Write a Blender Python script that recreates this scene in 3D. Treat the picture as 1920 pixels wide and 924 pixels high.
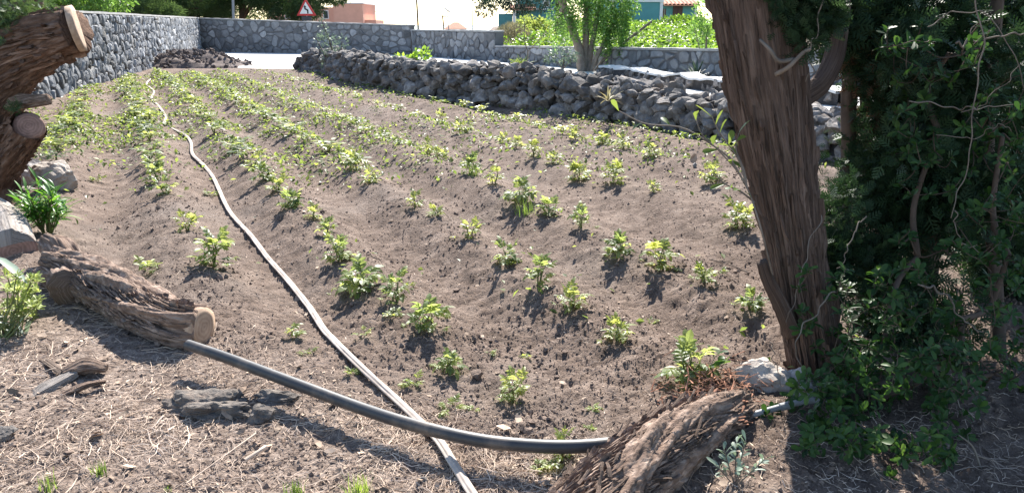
import bpy, math, random
import numpy as np
from mathutils import Vector, Matrix, Euler

for o in list(bpy.data.objects):
    bpy.data.objects.remove(o)
SC = bpy.context.scene
COL = SC.collection
R = math.radians

# ------------------------------------------------------------------ camera
EYE = 1.6
FPX = 1450.0                       # focal length in photograph pixels (1920 wide)
PITCH = math.atan((462 - 46) / FPX)
cam_d = bpy.data.cameras.new('camera')
cam_d.sensor_width = 36
cam_d.lens = 36 * FPX / 1920
cam_d.clip_start = 0.05
cam_d.clip_end = 30000
cam = bpy.data.objects.new('camera', cam_d)
COL.objects.link(cam)
cam.location = (0, 0, EYE)
cam.rotation_euler = (R(90) - PITCH, 0, 0)
SC.camera = cam

# ------------------------------------------------------------------ sky, sun, exposure
SUN_AZ, SUN_EL = R(4), R(40)      # azimuth clockwise from +Y
w = bpy.data.worlds.new('World')
SC.world = w
w.use_nodes = True
nt = w.node_tree
bg = nt.nodes['Background']
sky = nt.nodes.new('ShaderNodeTexSky')
sky.sky_type = 'NISHITA'
sky.sun_disc = False
sky.sun_elevation = SUN_EL
sky.sun_rotation = SUN_AZ
sky.air_density = 1.0
sky.dust_density = 0.3
sky.ozone_density = 1.0
nt.links.new(sky.outputs[0], bg.inputs[0])
bg.inputs[1].default_value = 0.10
sun_d = bpy.data.lights.new('sun', 'SUN')
sun_d.energy = 5.0
sun_d.angle = R(0.53)
sun_d.color = (1.0, 0.95, 0.87)
sun = bpy.data.objects.new('sun', sun_d)
COL.objects.link(sun)
SDIR = Vector((math.sin(SUN_AZ) * math.cos(SUN_EL), math.cos(SUN_AZ) * math.cos(SUN_EL), math.sin(SUN_EL)))
sun.rotation_euler = SDIR.to_track_quat('Z', 'Y').to_euler()
vs = SC.view_settings
vs.view_transform = 'Standard'
vs.look = 'None'
vs.exposure = 1.65
vs.gamma = 1.0
vs.use_curve_mapping = False
SC.cycles.max_bounces = 8
SC.cycles.transparent_max_bounces = 6

# ------------------------------------------------------------------ helpers
rng = np.random.default_rng(11)
random.seed(11)


def ray(u, v):
    a = (u - 960) / FPX
    b = (462 - v) / FPX
    return a, math.cos(PITCH) + b * math.sin(PITCH), -math.sin(PITCH) + b * math.cos(PITCH)


def G(u, v, z=0.0):                # point at height z
    a, dy, dz = ray(u, v)
    k = (z - EYE) / dz
    return Vector((a * k, dy * k, z))


def P(u, v, Y):                    # point at depth Y
    a, dy, dz = ray(u, v)
    k = Y / dy
    return Vector((a * k, Y, EYE + dz * k))


def _hash(ix, iy, iz, seed):
    h = (ix.astype(np.uint32) * np.uint32(374761393) + iy.astype(np.uint32) * np.uint32(668265263)
         + iz.astype(np.uint32) * np.uint32(2147483647 - 1013) + np.uint32(seed * 1274126177 & 0xffffffff))
    h = (h ^ (h >> np.uint32(13))) * np.uint32(1274126177)
    h = (h ^ (h >> np.uint32(16))) * np.uint32(2246822519)
    h = h ^ (h >> np.uint32(15))
    return (h & np.uint32(0xffffff)).astype(np.float64) / 0xffffff * 2 - 1


def noise(x, y, z=0.0, seed=0):
    x, y, z = np.broadcast_arrays(np.asarray(x, float), np.asarray(y, float), np.asarray(z, float))
    fx, fy, fz = np.floor(x), np.floor(y), np.floor(z)
    ix, iy, iz = fx.astype(np.int64), fy.astype(np.int64), fz.astype(np.int64)
    tx, ty, tz = x - fx, y - fy, z - fz
    tx = tx * tx * (3 - 2 * tx); ty = ty * ty * (3 - 2 * ty); tz = tz * tz * (3 - 2 * tz)
    def c(a, b, d):
        return _hash(ix + a, iy + b, iz + d, seed)
    x00 = c(0, 0, 0) * (1 - tx) + c(1, 0, 0) * tx
    x10 = c(0, 1, 0) * (1 - tx) + c(1, 1, 0) * tx
    x01 = c(0, 0, 1) * (1 - tx) + c(1, 0, 1) * tx
    x11 = c(0, 1, 1) * (1 - tx) + c(1, 1, 1) * tx
    return (x00 * (1 - ty) + x10 * ty) * (1 - tz) + (x01 * (1 - ty) + x11 * ty) * tz


def fbm(x, y, z=0.0, oct=4, seed=0, lac=2.03, gain=0.5):
    s = 0; a = 1.0
    for i in range(oct):
        s = s + a * noise(np.asarray(x) * lac ** i, np.asarray(y) * lac ** i, np.asarray(z) * lac ** i, seed + i * 7)
        a *= gain
    return s


def sstep(a, b, x):
    t = np.clip((np.asarray(x, float) - a) / (b - a), 0, 1)
    return t * t * (3 - 2 * t)


def fast_mesh(name, V, Fs, uv=None, tint=None, smooth=False):
    """V (n,3); Fs list of int arrays (m,k)"""
    me = bpy.data.meshes.new(name)
    V = np.ascontiguousarray(V, dtype=np.float32)
    Fs = [np.asarray(f, dtype=np.int32) for f in Fs if len(f)]
    me.vertices.add(len(V))
    me.vertices.foreach_set('co', V.ravel())
    loops = np.concatenate([f.ravel() for f in Fs])
    tot = np.concatenate([np.full(len(f), f.shape[1], np.int32) for f in Fs])
    start = np.concatenate([[0], np.cumsum(tot)[:-1]]).astype(np.int32)
    me.loops.add(len(loops))
    me.loops.foreach_set('vertex_index', loops)
    me.polygons.add(len(tot))
    me.polygons.foreach_set('loop_start', start)
    me.polygons.foreach_set('loop_total', tot)
    if uv is not None:
        l = me.uv_layers.new(name='UVMap')
        l.data.foreach_set('uv', np.ascontiguousarray(uv[loops], dtype=np.float32).ravel())
    if tint is not None:
        a = me.attributes.new('tint', 'FLOAT', 'POINT')
        a.data.foreach_set('value', np.ascontiguousarray(tint, dtype=np.float32))
    me.polygons.foreach_set('use_smooth', np.full(len(tot), bool(smooth)))
    me.update(calc_edges=True)
    me.validate()
    return me


def link(name, me, mat=None, parent=None, loc=None):
    o = bpy.data.objects.new(name, me)
    COL.objects.link(o)
    if mat is not None and me is not None and len(me.materials) == 0:
        me.materials.append(mat)
    if parent is not None:
        o.parent = parent
    if loc is not None:
        o.location = loc
    return o


def tag(o, label=None, cat=None, group=None, kind=None):
    if label: o['label'] = label
    if cat: o['category'] = cat
    if group: o['group'] = group
    if kind: o['kind'] = kind
    return o


def thing(name, label, cat, loc=(0, 0, 0), group=None):
    o = bpy.data.objects.new(name, None)
    o.empty_display_size = 0.1
    COL.objects.link(o)
    o.location = loc
    return tag(o, label, cat, group, 'thing')


class Buf:
    """collects pieces of geometry that belong to one part"""
    def __init__(s):
        s.V = []; s.F = {}; s.n = 0; s.T = []; s.U = []
    def add(s, V, Fs, tint=0.0, uv=None):
        V = np.asarray(V, float)
        for f in Fs:
            f = np.asarray(f, np.int64)
            if len(f): s.F.setdefault(f.shape[1], []).append(f + s.n)
        s.V.append(V); s.n += len(V)
        s.T.append(np.broadcast_to(np.asarray(tint, float), (len(V),)))
        s.U.append(uv if uv is not None else np.zeros((len(V), 2)))
        return s
    def mesh(s, name, smooth=False, origin=None):
        V = np.concatenate(s.V)
        if origin is not None: V = V - np.array(origin)
        return fast_mesh(name, V, [np.concatenate(f) for f in s.F.values()], np.concatenate(s.U), np.concatenate(s.T), smooth)
    def build(s, name, mat, parent=None, smooth=False, loc=None):
        """vertices are in world space unless the parent is at the given place"""
        me = s.mesh(name, smooth, parent.location if parent is not None and loc is None and parent.parent is None else None)
        return link(name, me, mat, parent, loc)


def rotz(a):
    a = np.asarray(a, float); c, s = np.cos(a), np.sin(a); z = np.zeros_like(a); o = np.ones_like(a)
    return np.stack([np.stack([c, -s, z], -1), np.stack([s, c, z], -1), np.stack([z, z, o], -1)], -2)


def rotx(a):
    a = np.asarray(a, float); c, s = np.cos(a), np.sin(a); z = np.zeros_like(a); o = np.ones_like(a)
    return np.stack([np.stack([o, z, z], -1), np.stack([z, c, -s], -1), np.stack([z, s, c], -1)], -2)


def roty(a):
    a = np.asarray(a, float); c, s = np.cos(a), np.sin(a); z = np.zeros_like(a); o = np.ones_like(a)
    return np.stack([np.stack([c, z, s], -1), np.stack([z, o, z], -1), np.stack([-s, z, c], -1)], -2)


def scatter(buf, tpl, M, T, tint=None):
    """merge n transformed copies of a template (V, Fs) into buf"""
    V, Fs = tpl
    n = len(T)
    if n == 0: return
    A = np.einsum('nij,vj->nvi', M, V) + T[:, None, :]
    k = len(V)
    out = []
    for f in Fs:
        f = np.asarray(f)
        out.append((f[None] + (np.arange(n) * k)[:, None, None]).reshape(-1, f.shape[1]))
    tt = np.zeros(n) if tint is None else tint
    buf.add(A.reshape(-1, 3), out, np.repeat(tt, k))


def catmull(pts, n):
    p = np.array([tuple(q) for q in pts], float)
    if len(p) == 2: 
        t = np.linspace(0, 1, n)[:, None]
        return p[0] * (1 - t) + p[1] * t
    q = np.vstack([2 * p[0] - p[1], p, 2 * p[-1] - p[-2]])
    t = np.linspace(0, len(p) - 1, n)
    i = np.minimum(t.astype(int), len(p) - 2); f = (t - i)[:, None]
    a, b, c, d = q[i], q[i + 1], q[i + 2], q[i + 3]
    return 0.5 * (2 * b + (c - a) * f + (2 * a - 5 * b + 4 * c - d) * f ** 2 + (3 * b - a - 3 * c + d) * f ** 3)


def tube(path, radii, nseg=8, nring=None, disp=None, flat=1.0, cap=True, up=(0, 0, 1)):
    """swept tube; disp(theta, length, ring_fraction) -> radial factor offset in metres; returns V, Fs, UV"""
    nring = nring or len(path)
    C = catmull(path, nring)
    rr = np.interp(np.linspace(0, 1, nring), np.linspace(0, 1, len(radii)), radii)
    T = np.gradient(C, axis=0)
    T /= np.linalg.norm(T, axis=1)[:, None] + 1e-12
    ref = np.array(up, float)
    if abs(T[0] @ ref) > 0.92: ref = np.array([1.0, 0, 0])
    N = np.zeros_like(C); 
    n0 = ref - T[0] * (T[0] @ ref); n0 /= np.linalg.norm(n0)
    for i in range(nring):
        n0 = n0 - T[i] * (T[i] @ n0); n0 /= np.linalg.norm(n0)
        N[i] = n0
    B = np.cross(T, N)
    th = np.linspace(0, 2 * np.pi, nseg, endpoint=False)
    L = np.concatenate([[0], np.cumsum(np.linalg.norm(np.diff(C, axis=0), axis=1))])
    TH, LL = np.meshgrid(th, L)
    RR = np.repeat(rr[:, None], nseg, 1)
    if disp is not None:
        RR = RR + disp(TH, LL, np.repeat(np.linspace(0, 1, nring)[:, None], nseg, 1))
    V = C[:, None, :] + N[:, None, :] * (RR * np.cos(TH))[..., None] * flat + B[:, None, :] * (RR * np.sin(TH))[..., None]
    V = V.reshape(-1, 3)
    i = np.arange(nring - 1)[:, None] * nseg; j = np.arange(nseg)[None]
    j2 = (j + 1) % nseg
    F = np.stack([i + j, i + j2, i + nseg + j2, i + nseg + j], -1).reshape(-1, 4)
    uv = np.stack([TH / (2 * np.pi), LL], -1).reshape(-1, 2)
    Fs = [F]
    if cap:
        b = len(V)
        V = np.vstack([V, C[0], C[-1]])
        uv = np.vstack([uv, [0, 0], [0, L[-1]]])
        jj = np.arange(nseg); k2 = (jj + 1) % nseg; o = (nring - 1) * nseg
        Fs.append(np.concatenate([np.stack([np.full(nseg, b), k2, jj], -1), np.stack([np.full(nseg, b + 1), o + jj, o + k2], -1)]))
    return V, Fs, uv


def box(buf, c, s, rz=0.0, tint=0.0):
    h = np.array(s) / 2
    V = np.array([[x, y, z] for x in (-1, 1) for y in (-1, 1) for z in (-1, 1)], float) * h
    V = V @ rotz(rz).T + np.array(tuple(c))
    F = [[0, 1, 3, 2], [4, 6, 7, 5], [0, 4, 5, 1], [2, 3, 7, 6], [0, 2, 6, 4], [1, 5, 7, 3]]
    buf.add(V, [np.array(F)], tint)


_ico = {}
def ico(sub):
    if sub not in _ico:
        import bmesh
        bm = bmesh.new()
        bmesh.ops.create_icosphere(bm, subdivisions=sub, radius=1)
        _ico[sub] = (np.array([v.co[:] for v in bm.verts]), np.array([[v.index for v in f.verts] for f in bm.faces]))
        bm.free()
    V, F = _ico[sub]
    return V.copy(), F


def rock_tpl(sub, seed, rough=0.26, cuts=13, cutd=0.45):
    V, F = ico(sub)
    r = np.random.default_rng(seed)
    for _ in range(cuts):                      # planar facets
        n = r.normal(size=3); n /= np.linalg.norm(n)
        d = V @ n; lim = r.uniform(cutd, 0.92)
        over = np.maximum(d - lim, 0)
        V = V - over[:, None] * n * 0.92
    k = 1 + rough * fbm(V[:, 0] * 1.6 + seed, V[:, 1] * 1.6, V[:, 2] * 1.6, 3, seed)
    return V * k[:, None], [F]


# ------------------------------------------------------------------ materials
def new_mat(name):
    m = bpy.data.materials.new(name)
    m.use_nodes = True
    nt = m.node_tree
    return m, nt, nt.nodes['Principled BSDF'], nt.nodes['Material Output']


def N(nt, typ, **kw):
    n = nt.nodes.new(typ)
    for k, v in kw.items():
        if k.startswith('i_'):
            n.inputs[k[2:].replace('_', ' ')].default_value = v
        else:
            setattr(n, k, v)
    return n


def ramp(nt, src, cols):
    r = nt.nodes.new('ShaderNodeValToRGB')
    el = r.color_ramp.elements
    while len(el) < len(cols): el.new(0.5)
    for e, (p, c) in zip(el, cols):
        e.position = p; e.color = (*c, 1)
    nt.links.new(src, r.inputs[0])
    return r


def mathn(nt, op, a, b=None, clamp=False):
    n = nt.nodes.new('ShaderNodeMath'); n.operation = op; n.use_clamp = clamp
    for i, x in enumerate((a, b)):
        if x is None: continue
        if isinstance(x, (int, float)): n.inputs[i].default_value = x
        else: nt.links.new(x, n.inputs[i])
    return n.outputs[0]


def surf(name, cols, scale=4, rough=0.9, bump=0.3, bscale=None, dist=0.02, var=0.25, detail=8, coords='world', stretch=None, spec=0.3, second=None, bdetail=8):
    """procedural surface: noise colour ramp, per-object and per-piece tint, bump"""
    m, nt, b, out = new_mat(name)
    if coords == 'world':
        src = N(nt, 'ShaderNodeNewGeometry').outputs['Position']
    elif coords == 'uv':
        src = N(nt, 'ShaderNodeTexCoord').outputs['UV']
    else:
        src = N(nt, 'ShaderNodeTexCoord').outputs['Object']
    if stretch:
        mp = N(nt, 'ShaderNodeMapping'); mp.inputs['Scale'].default_value = stretch
        nt.links.new(src, mp.inputs[0]); src = mp.outputs[0]
    n1 = N(nt, 'ShaderNodeTexNoise', i_Scale=scale, i_Detail=detail, i_Roughness=0.62)
    nt.links.new(src, n1.inputs['Vector'])
    cr = ramp(nt, n1.outputs['Fac'], cols)
    col = cr.outputs[0]
    if second:                       # (scale, lo, hi, colour): blotches of a colour of their own
        n3 = N(nt, 'ShaderNodeTexNoise', i_Scale=second[0], i_Detail=5.0, i_Roughness=0.6)
        nt.links.new(src, n3.inputs['Vector'])
        mr = N(nt, 'ShaderNodeMapRange'); mr.inputs[1].default_value = second[1]; mr.inputs[2].default_value = second[2]
        nt.links.new(n3.outputs['Fac'], mr.inputs[0])
        mx = N(nt, 'ShaderNodeMix', data_type='RGBA')
        nt.links.new(mr.outputs[0], mx.inputs[0]); nt.links.new(col, mx.inputs[6])
        mx.inputs[7].default_value = (*second[3], 1)
        col = mx.outputs[2]
    if var:
        oi = N(nt, 'ShaderNodeObjectInfo'); at = N(nt, 'ShaderNodeAttribute', attribute_name='tint')
        s = mathn(nt, 'ADD', mathn(nt, 'MULTIPLY', mathn(nt, 'SUBTRACT', oi.outputs['Random'], 0.5), 2 * var), mathn(nt, 'ADD', at.outputs['Fac'], 1.0))
        hs = N(nt, 'ShaderNodeHueSaturation')
        nt.links.new(s, hs.inputs['Value']); nt.links.new(col, hs.inputs['Color'])
        col = hs.outputs[0]
    nt.links.new(col, b.inputs['Base Color'])
    b.inputs['Roughness'].default_value = rough
    b.inputs['Specular IOR Level'].default_value = spec
    if bump:
        n2 = N(nt, 'ShaderNodeTexNoise', i_Scale=bscale or scale * 4, i_Detail=float(bdetail), i_Roughness=0.65)
        nt.links.new(src, n2.inputs['Vector'])
        bp = N(nt, 'ShaderNodeBump'); bp.inputs['Strength'].default_value = bump; bp.inputs['Distance'].default_value = dist
        nt.links.new(n2.outputs['Fac'], bp.inputs['Height']); nt.links.new(bp.outputs[0], b.inputs['Normal'])
    return m


def leaf_mat(name, col, trans, tfac=0.4, rough=0.45, var=0.3, hue=0.03, spec=0.4):
    m, nt, b, out = new_mat(name)
    oi = N(nt, 'ShaderNodeObjectInfo'); at = N(nt, 'ShaderNodeAttribute', attribute_name='tint')
    v = mathn(nt, 'ADD', mathn(nt, 'MULTIPLY', mathn(nt, 'SUBTRACT', oi.outputs['Random'], 0.5), 2 * var), mathn(nt, 'ADD', at.outputs['Fac'], 1.0))
    hh = mathn(nt, 'ADD', mathn(nt, 'MULTIPLY', mathn(nt, 'SUBTRACT', v, 1.0), -hue), 0.5)
    outs = []
    for c in (col, trans):
        hs = N(nt, 'ShaderNodeHueSaturation'); hs.inputs['Color'].default_value = (*c, 1)
        nt.links.new(v, hs.inputs['Value']); nt.links.new(hh, hs.inputs['Hue'])
        outs.append(hs.outputs[0])
    nt.links.new(outs[0], b.inputs['Base Color'])
    b.inputs['Roughness'].default_value = rough
    b.inputs['Specular IOR Level'].default_value = spec
    tr = N(nt, 'ShaderNodeBsdfTranslucent'); nt.links.new(outs[1], tr.inputs[0])
    mx = N(nt, 'ShaderNodeMixShader'); mx.inputs[0].default_value = tfac
    nt.links.new(b.outputs[0], mx.inputs[1]); nt.links.new(tr.outputs[0], mx.inputs[2])
    nt.links.new(mx.outputs[0], out.inputs[0])
    return m


M_stone = surf('basalt_stone', [(0.25, (0.10, 0.105, 0.115)), (0.5, (0.17, 0.175, 0.185)), (0.75, (0.28, 0.28, 0.285))], 5, 0.92, 0.6, 30, 0.03, 0.38, second=(1.4, 0.55, 0.75, (0.30, 0.27, 0.23)))
M_stone_b = surf('grey_wall_stone', [(0.25, (0.13, 0.135, 0.145)), (0.5, (0.19, 0.195, 0.205)), (0.75, (0.27, 0.27, 0.275))], 5, 0.92, 0.5, 25, 0.03, 0.22)
M_mortar = surf('wall_mortar', [(0.3, (0.05, 0.051, 0.055)), (0.7, (0.095, 0.095, 0.10))], 6, 0.95, 0.6, 30, 0.02, 0)
M_mortar_b = surf('grey_mortar', [(0.3, (0.10, 0.10, 0.108)), (0.7, (0.15, 0.15, 0.155))], 4, 0.95, 0.6, 30, 0.02, 0)
M_cement = surf('cement_coping', [(0.3, (0.22, 0.215, 0.21)), (0.7, (0.36, 0.35, 0.34))], 5, 0.9, 0.4, 40, 0.01, 0.1)
M_concrete = surf('path_concrete', [(0.3, (0.50, 0.485, 0.46)), (0.7, (0.66, 0.645, 0.615))], 2, 0.85, 0.3, 30, 0.01, 0.06)
M_lava = surf('lava_rock', [(0.25, (0.088, 0.078, 0.072)), (0.5, (0.20, 0.178, 0.163)), (0.75, (0.40, 0.36, 0.325))], 9, 0.93, 0.9, 34, 0.04, 0.35, second=(2.2, 0.58, 0.72, (0.27, 0.205, 0.16)))
M_lavacore = surf('rubble_core', [(0.3, (0.03, 0.028, 0.028)), (0.7, (0.075, 0.068, 0.066))], 6, 0.95, 0.8, 20, 0.05, 0)
M_palerock = surf('pale_rock', [(0.3, (0.27, 0.225, 0.19)), (0.7, (0.50, 0.44, 0.385))], 6, 0.9, 0.6, 25, 0.03, 0.1)
M_greyrock = surf('grey_rock', [(0.3, (0.17, 0.155, 0.15)), (0.7, (0.36, 0.34, 0.33))], 6, 0.9, 0.7, 30, 0.03, 0.1)
M_soil = surf('field_soil', [(0.30, (0.086, 0.062, 0.049)), (0.5, (0.155, 0.113, 0.090)), (0.70, (0.245, 0.187, 0.152))], 6.0, 0.96, 0.9, 55, 0.03, 0, detail=12, second=(0.55, 0.50, 0.78, (0.185, 0.15, 0.128)), spec=0.15, bdetail=6)
def soil_edge():
    nt = M_soil.node_tree; b = nt.nodes['Principled BSDF']
    old = b.inputs['Base Color'].links[0].from_socket
    g = N(nt, 'ShaderNodeNewGeometry'); sx = N(nt, 'ShaderNodeSeparateXYZ'); nt.links.new(g.outputs['Position'], sx.inputs[0])
    ns = N(nt, 'ShaderNodeTexNoise', i_Scale=1.6, i_Detail=6.0, i_Roughness=0.7); nt.links.new(g.outputs['Position'], ns.inputs['Vector'])
    e = mathn(nt, 'ADD', mathn(nt, 'ADD', sx.outputs[1], mathn(nt, 'MULTIPLY', sx.outputs[0], 0.62)), mathn(nt, 'MULTIPLY', mathn(nt, 'SUBTRACT', ns.outputs['Fac'], 0.5), 1.6))
    mr = N(nt, 'ShaderNodeMapRange'); mr.inputs[1].default_value = 3.2; mr.inputs[2].default_value = 2.4
    nt.links.new(e, mr.inputs[0])
    n2 = N(nt, 'ShaderNodeTexNoise', i_Scale=26.0, i_Detail=8.0, i_Roughness=0.75); nt.links.new(g.outputs['Position'], n2.inputs['Vector'])
    cr = ramp(nt, n2.outputs['Fac'], [(0.33, (0.11, 0.080, 0.064)), (0.5, (0.215, 0.163, 0.133)), (0.66, (0.40, 0.32, 0.265))])
    mx = N(nt, 'ShaderNodeMix', data_type='RGBA')
    nt.links.new(mr.outputs[0], mx.inputs[0]); nt.links.new(old, mx.inputs[6]); nt.links.new(cr.outputs[0], mx.inputs[7])
    nt.links.new(mx.outputs[2], b.inputs['Base Color'])


soil_edge()
M_clod = surf('soil_clod', [(0.3, (0.10, 0.072, 0.058)), (0.7, (0.25, 0.187, 0.15))], 9, 0.96, 0.6, 90, 0.01, 0.0, spec=0.15)
M_heap = surf('turned_soil', [(0.3, (0.085, 0.065, 0.058)), (0.7, (0.18, 0.145, 0.13))], 5, 0.96, 0.8, 30, 0.03, 0.0, spec=0.15)
M_straw = surf('dry_straw', [(0.3, (0.30, 0.22, 0.165)), (0.7, (0.52, 0.415, 0.33))], 3, 0.8, 0, var=0.3)
M_flake = surf('dry_leaf_litter', [(0.3, (0.20, 0.13, 0.09)), (0.7, (0.48, 0.37, 0.28))], 12, 0.85, 0, var=0.3)
M_bark_l = surf('furrowed_bark', [(0.3, (0.050, 0.030, 0.022)), (0.52, (0.15, 0.092, 0.066)), (0.75, (0.30, 0.205, 0.155))], 1.0, 0.95, 0.9, 3.0, 0.02, 0.02, coords='uv', stretch=(30, 6, 1), spec=0.15)
M_bark_r = surf('fibrous_bark', [(0.3, (0.075, 0.050, 0.040)), (0.52, (0.165, 0.115, 0.092)), (0.75, (0.29, 0.215, 0.175))], 1.0, 0.95, 1.0, 2.2, 0.03, 0.02, coords='uv', stretch=(44, 3.0, 1), spec=0.15)
M_log = surf('weathered_log_bark', [(0.3, (0.075, 0.050, 0.038)), (0.5, (0.215, 0.150, 0.116)), (0.7, (0.44, 0.335, 0.27))], 1.0, 0.95, 0.9, 4.0, 0.015, 0.02, coords='uv', stretch=(26, 12, 1), spec=0.15)
M_greylog = surf('grey_dead_wood', [(0.3, (0.14, 0.115, 0.10)), (0.7, (0.42, 0.38, 0.345))], 1.0, 0.95, 0.9, 4.0, 0.012, 0, coords='uv', stretch=(22, 4, 1), spec=0.15)
M_redfibre = surf('red_rotten_bark', [(0.3, (0.14, 0.06, 0.035)), (0.7, (0.33, 0.17, 0.11))], 14, 0.95, 0.5, 60, 0.01, 0.2)
M_twig = surf('grey_twig', [(0.3, (0.11, 0.088, 0.072)), (0.7, (0.23, 0.19, 0.155))], 9, 0.9, 0.3, 60, 0.005, 0.2)
M_darktwig = surf('brown_twig', [(0.3, (0.055, 0.038, 0.028)), (0.7, (0.13, 0.092, 0.07))], 9, 0.9, 0.3, 60, 0.005, 0.2)


def cut_mat(name, c1, c2, scale):
    m, nt, b, out = new_mat(name)
    tc = N(nt, 'ShaderNodeTexCoord')
    wv = N(nt, 'ShaderNodeTexWave', wave_type='RINGS', rings_direction='Z')
    wv.inputs['Scale'].default_value = scale; wv.inputs['Distortion'].default_value = 5.0; wv.inputs['Detail'].default_value = 3; wv.inputs['Detail Scale'].default_value = 2
    nt.links.new(tc.outputs['Object'], wv.inputs[0])
    ns = N(nt, 'ShaderNodeTexNoise', i_Scale=14.0, i_Detail=6.0)
    nt.links.new(tc.outputs['Object'], ns.inputs[0])
    f = mathn(nt, 'ADD', mathn(nt, 'MULTIPLY', wv.outputs['Fac'], 0.2), mathn(nt, 'MULTIPLY', ns.outputs['Fac'], 0.8))
    cr = ramp(nt, f, [(0.25, c1), (0.75, c2)])
    nt.links.new(cr.outputs[0], b.inputs[0]); b.inputs['Roughness'].default_value = 0.85
    bp = N(nt, 'ShaderNodeBump'); bp.inputs['Strength'].default_value = 0.3; bp.inputs['Distance'].default_value = 0.004
    nt.links.new(f, bp.inputs['Height']); nt.links.new(bp.outputs[0], b.inputs['Normal'])
    return m


M_cut_pale = cut_mat('sawn_wood_pale', (0.26, 0.165, 0.105), (0.47, 0.335, 0.235), 13)
M_cut_red = cut_mat('sawn_wood_reddish', (0.16, 0.085, 0.06), (0.34, 0.20, 0.15), 13)


def plain(name, col, rough=0.6, nscale=8, amt=0.12, metal=0, spec=0.4, bump=0.1):
    d = tuple(c * (1 - amt) for c in col); e = tuple(min(1, c * (1 + amt)) for c in col)
    return surf(name, [(0.3, d), (0.7, e)], nscale, rough, bump, nscale * 6, 0.004, 0, spec=spec)


M_pipe = surf('black_polyethylene', [(0.3, (0.026, 0.027, 0.030)), (0.7, (0.042, 0.042, 0.044))], 12, 0.5, 0.15, 90, 0.002, 0, spec=0.45, second=(7.0, 0.52, 0.8, (0.16, 0.125, 0.10)))
M_pipe_grey = plain('grey_pipe', (0.20, 0.205, 0.21), 0.45, 12, 0.2)
M_hose = surf('dusty_pale_hose', [(0.3, (0.29, 0.24, 0.20)), (0.7, (0.54, 0.465, 0.41))], 9, 0.85, 0.2, 60, 0.003, 0)
M_teal = plain('teal_render', (0.11, 0.30, 0.30), 0.85, 2, 0.08)
M_white = plain('white_render', (0.78, 0.77, 0.74), 0.85, 3, 0.04)
M_salmon = plain('salmon_render', (0.72, 0.38, 0.27), 0.85, 1.5, 0.06)
M_tile = surf('terracotta_tile', [(0.3, (0.34, 0.13, 0.075)), (0.7, (0.58, 0.30, 0.19))], 6, 0.85, 0.2, 30, 0.01, 0.25)
M_wood = plain('brown_door_wood', (0.085, 0.032, 0.022), 0.5, 6, 0.2)
M_metal = plain('galvanised_pole', (0.30, 0.31, 0.32), 0.45, 5, 0.12)
M_darkmetal = plain('dark_metal', (0.04, 0.042, 0.05), 0.45, 5, 0.2)
M_timber = plain('weathered_pole_timber', (0.12, 0.085, 0.06), 0.85, 5, 0.25)
M_signred = plain('sign_red', (0.52, 0.03, 0.03), 0.45, 5, 0.08)
M_signwhite = plain('sign_white', (0.78, 0.78, 0.76), 0.45, 5, 0.04)
M_signblack = plain('sign_black', (0.015, 0.015, 0.017), 0.5, 5, 0.1)
M_glass = plain('window_glass', (0.03, 0.04, 0.05), 0.1, 3, 0.1, spec=0.6)

L_crop = leaf_mat('crop_leaf', (0.115, 0.160, 0.055), (0.44, 0.52, 0.14), 0.47, 0.5, 0.34, 0.05, 0.4)
L_crop2 = leaf_mat('young_crop_leaf', (0.15, 0.195, 0.058), (0.54, 0.58, 0.14), 0.48, 0.45, 0.25, 0.04)
L_weed = leaf_mat('weed_leaf', (0.15, 0.19, 0.05), (0.42, 0.50, 0.10), 0.46, 0.5, 0.3, 0.05)
L_stem = leaf_mat('crop_stem', (0.13, 0.15, 0.05), (0.2, 0.24, 0.06), 0.15, 0.5, 0.2)
L_cyp = leaf_mat('cypress_sprays', (0.030, 0.060, 0.026), (0.05, 0.10, 0.03), 0.22, 0.6, 0.4, 0.03, 0.25)
L_cypdead = leaf_mat('dry_cypress_sprays', (0.085, 0.055, 0.034), (0.12, 0.075, 0.04), 0.2, 0.7, 0.4, 0.02, 0.2)
L_shrub = leaf_mat('glossy_shrub_leaf', (0.036, 0.080, 0.020), (0.11, 0.22, 0.03), 0.28, 0.5, 0.35, 0.05, 0.25)
L_shoot = leaf_mat('shoot_leaf', (0.075, 0.13, 0.035), (0.26, 0.34, 0.06), 0.35, 0.4, 0.3, 0.04)
L_lance = leaf_mat('lance_leaf', (0.055, 0.165, 0.028), (0.20, 0.42, 0.04), 0.38, 0.38, 0.3, 0.03)
L_flower = leaf_mat('pale_flower_head', (0.30, 0.36, 0.10), (0.50, 0.56, 0.16), 0.4, 0.55, 0.25, 0.03)
L_greyleaf = leaf_mat('grey_green_leaf', (0.17, 0.225, 0.175), (0.22, 0.30, 0.18), 0.25, 0.5, 0.25)
L_pine = leaf_mat('pine_needles', (0.040, 0.078, 0.032), (0.10, 0.17, 0.045), 0.3, 0.55, 0.35, 0.03, 0.3)
L_dark = leaf_mat('dark_tree_leaf', (0.030, 0.052, 0.045), (0.06, 0.10, 0.05), 0.25, 0.5, 0.3, 0.02)
L_pepper = leaf_mat('pepper_tree_leaf', (0.075, 0.165, 0.045), (0.26, 0.46, 0.08), 0.4, 0.45, 0.3, 0.03)
L_vine = leaf_mat('vine_leaf', (0.095, 0.20, 0.03), (0.34, 0.52, 0.05), 0.42, 0.45, 0.35, 0.04)
L_drygrass = leaf_mat('dry_grass', (0.30, 0.26, 0.14), (0.42, 0.36, 0.18), 0.3, 0.7, 0.3)
L_grass = leaf_mat('grass_blade', (0.11, 0.18, 0.04), (0.32, 0.44, 0.07), 0.4, 0.5, 0.3)

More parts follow.
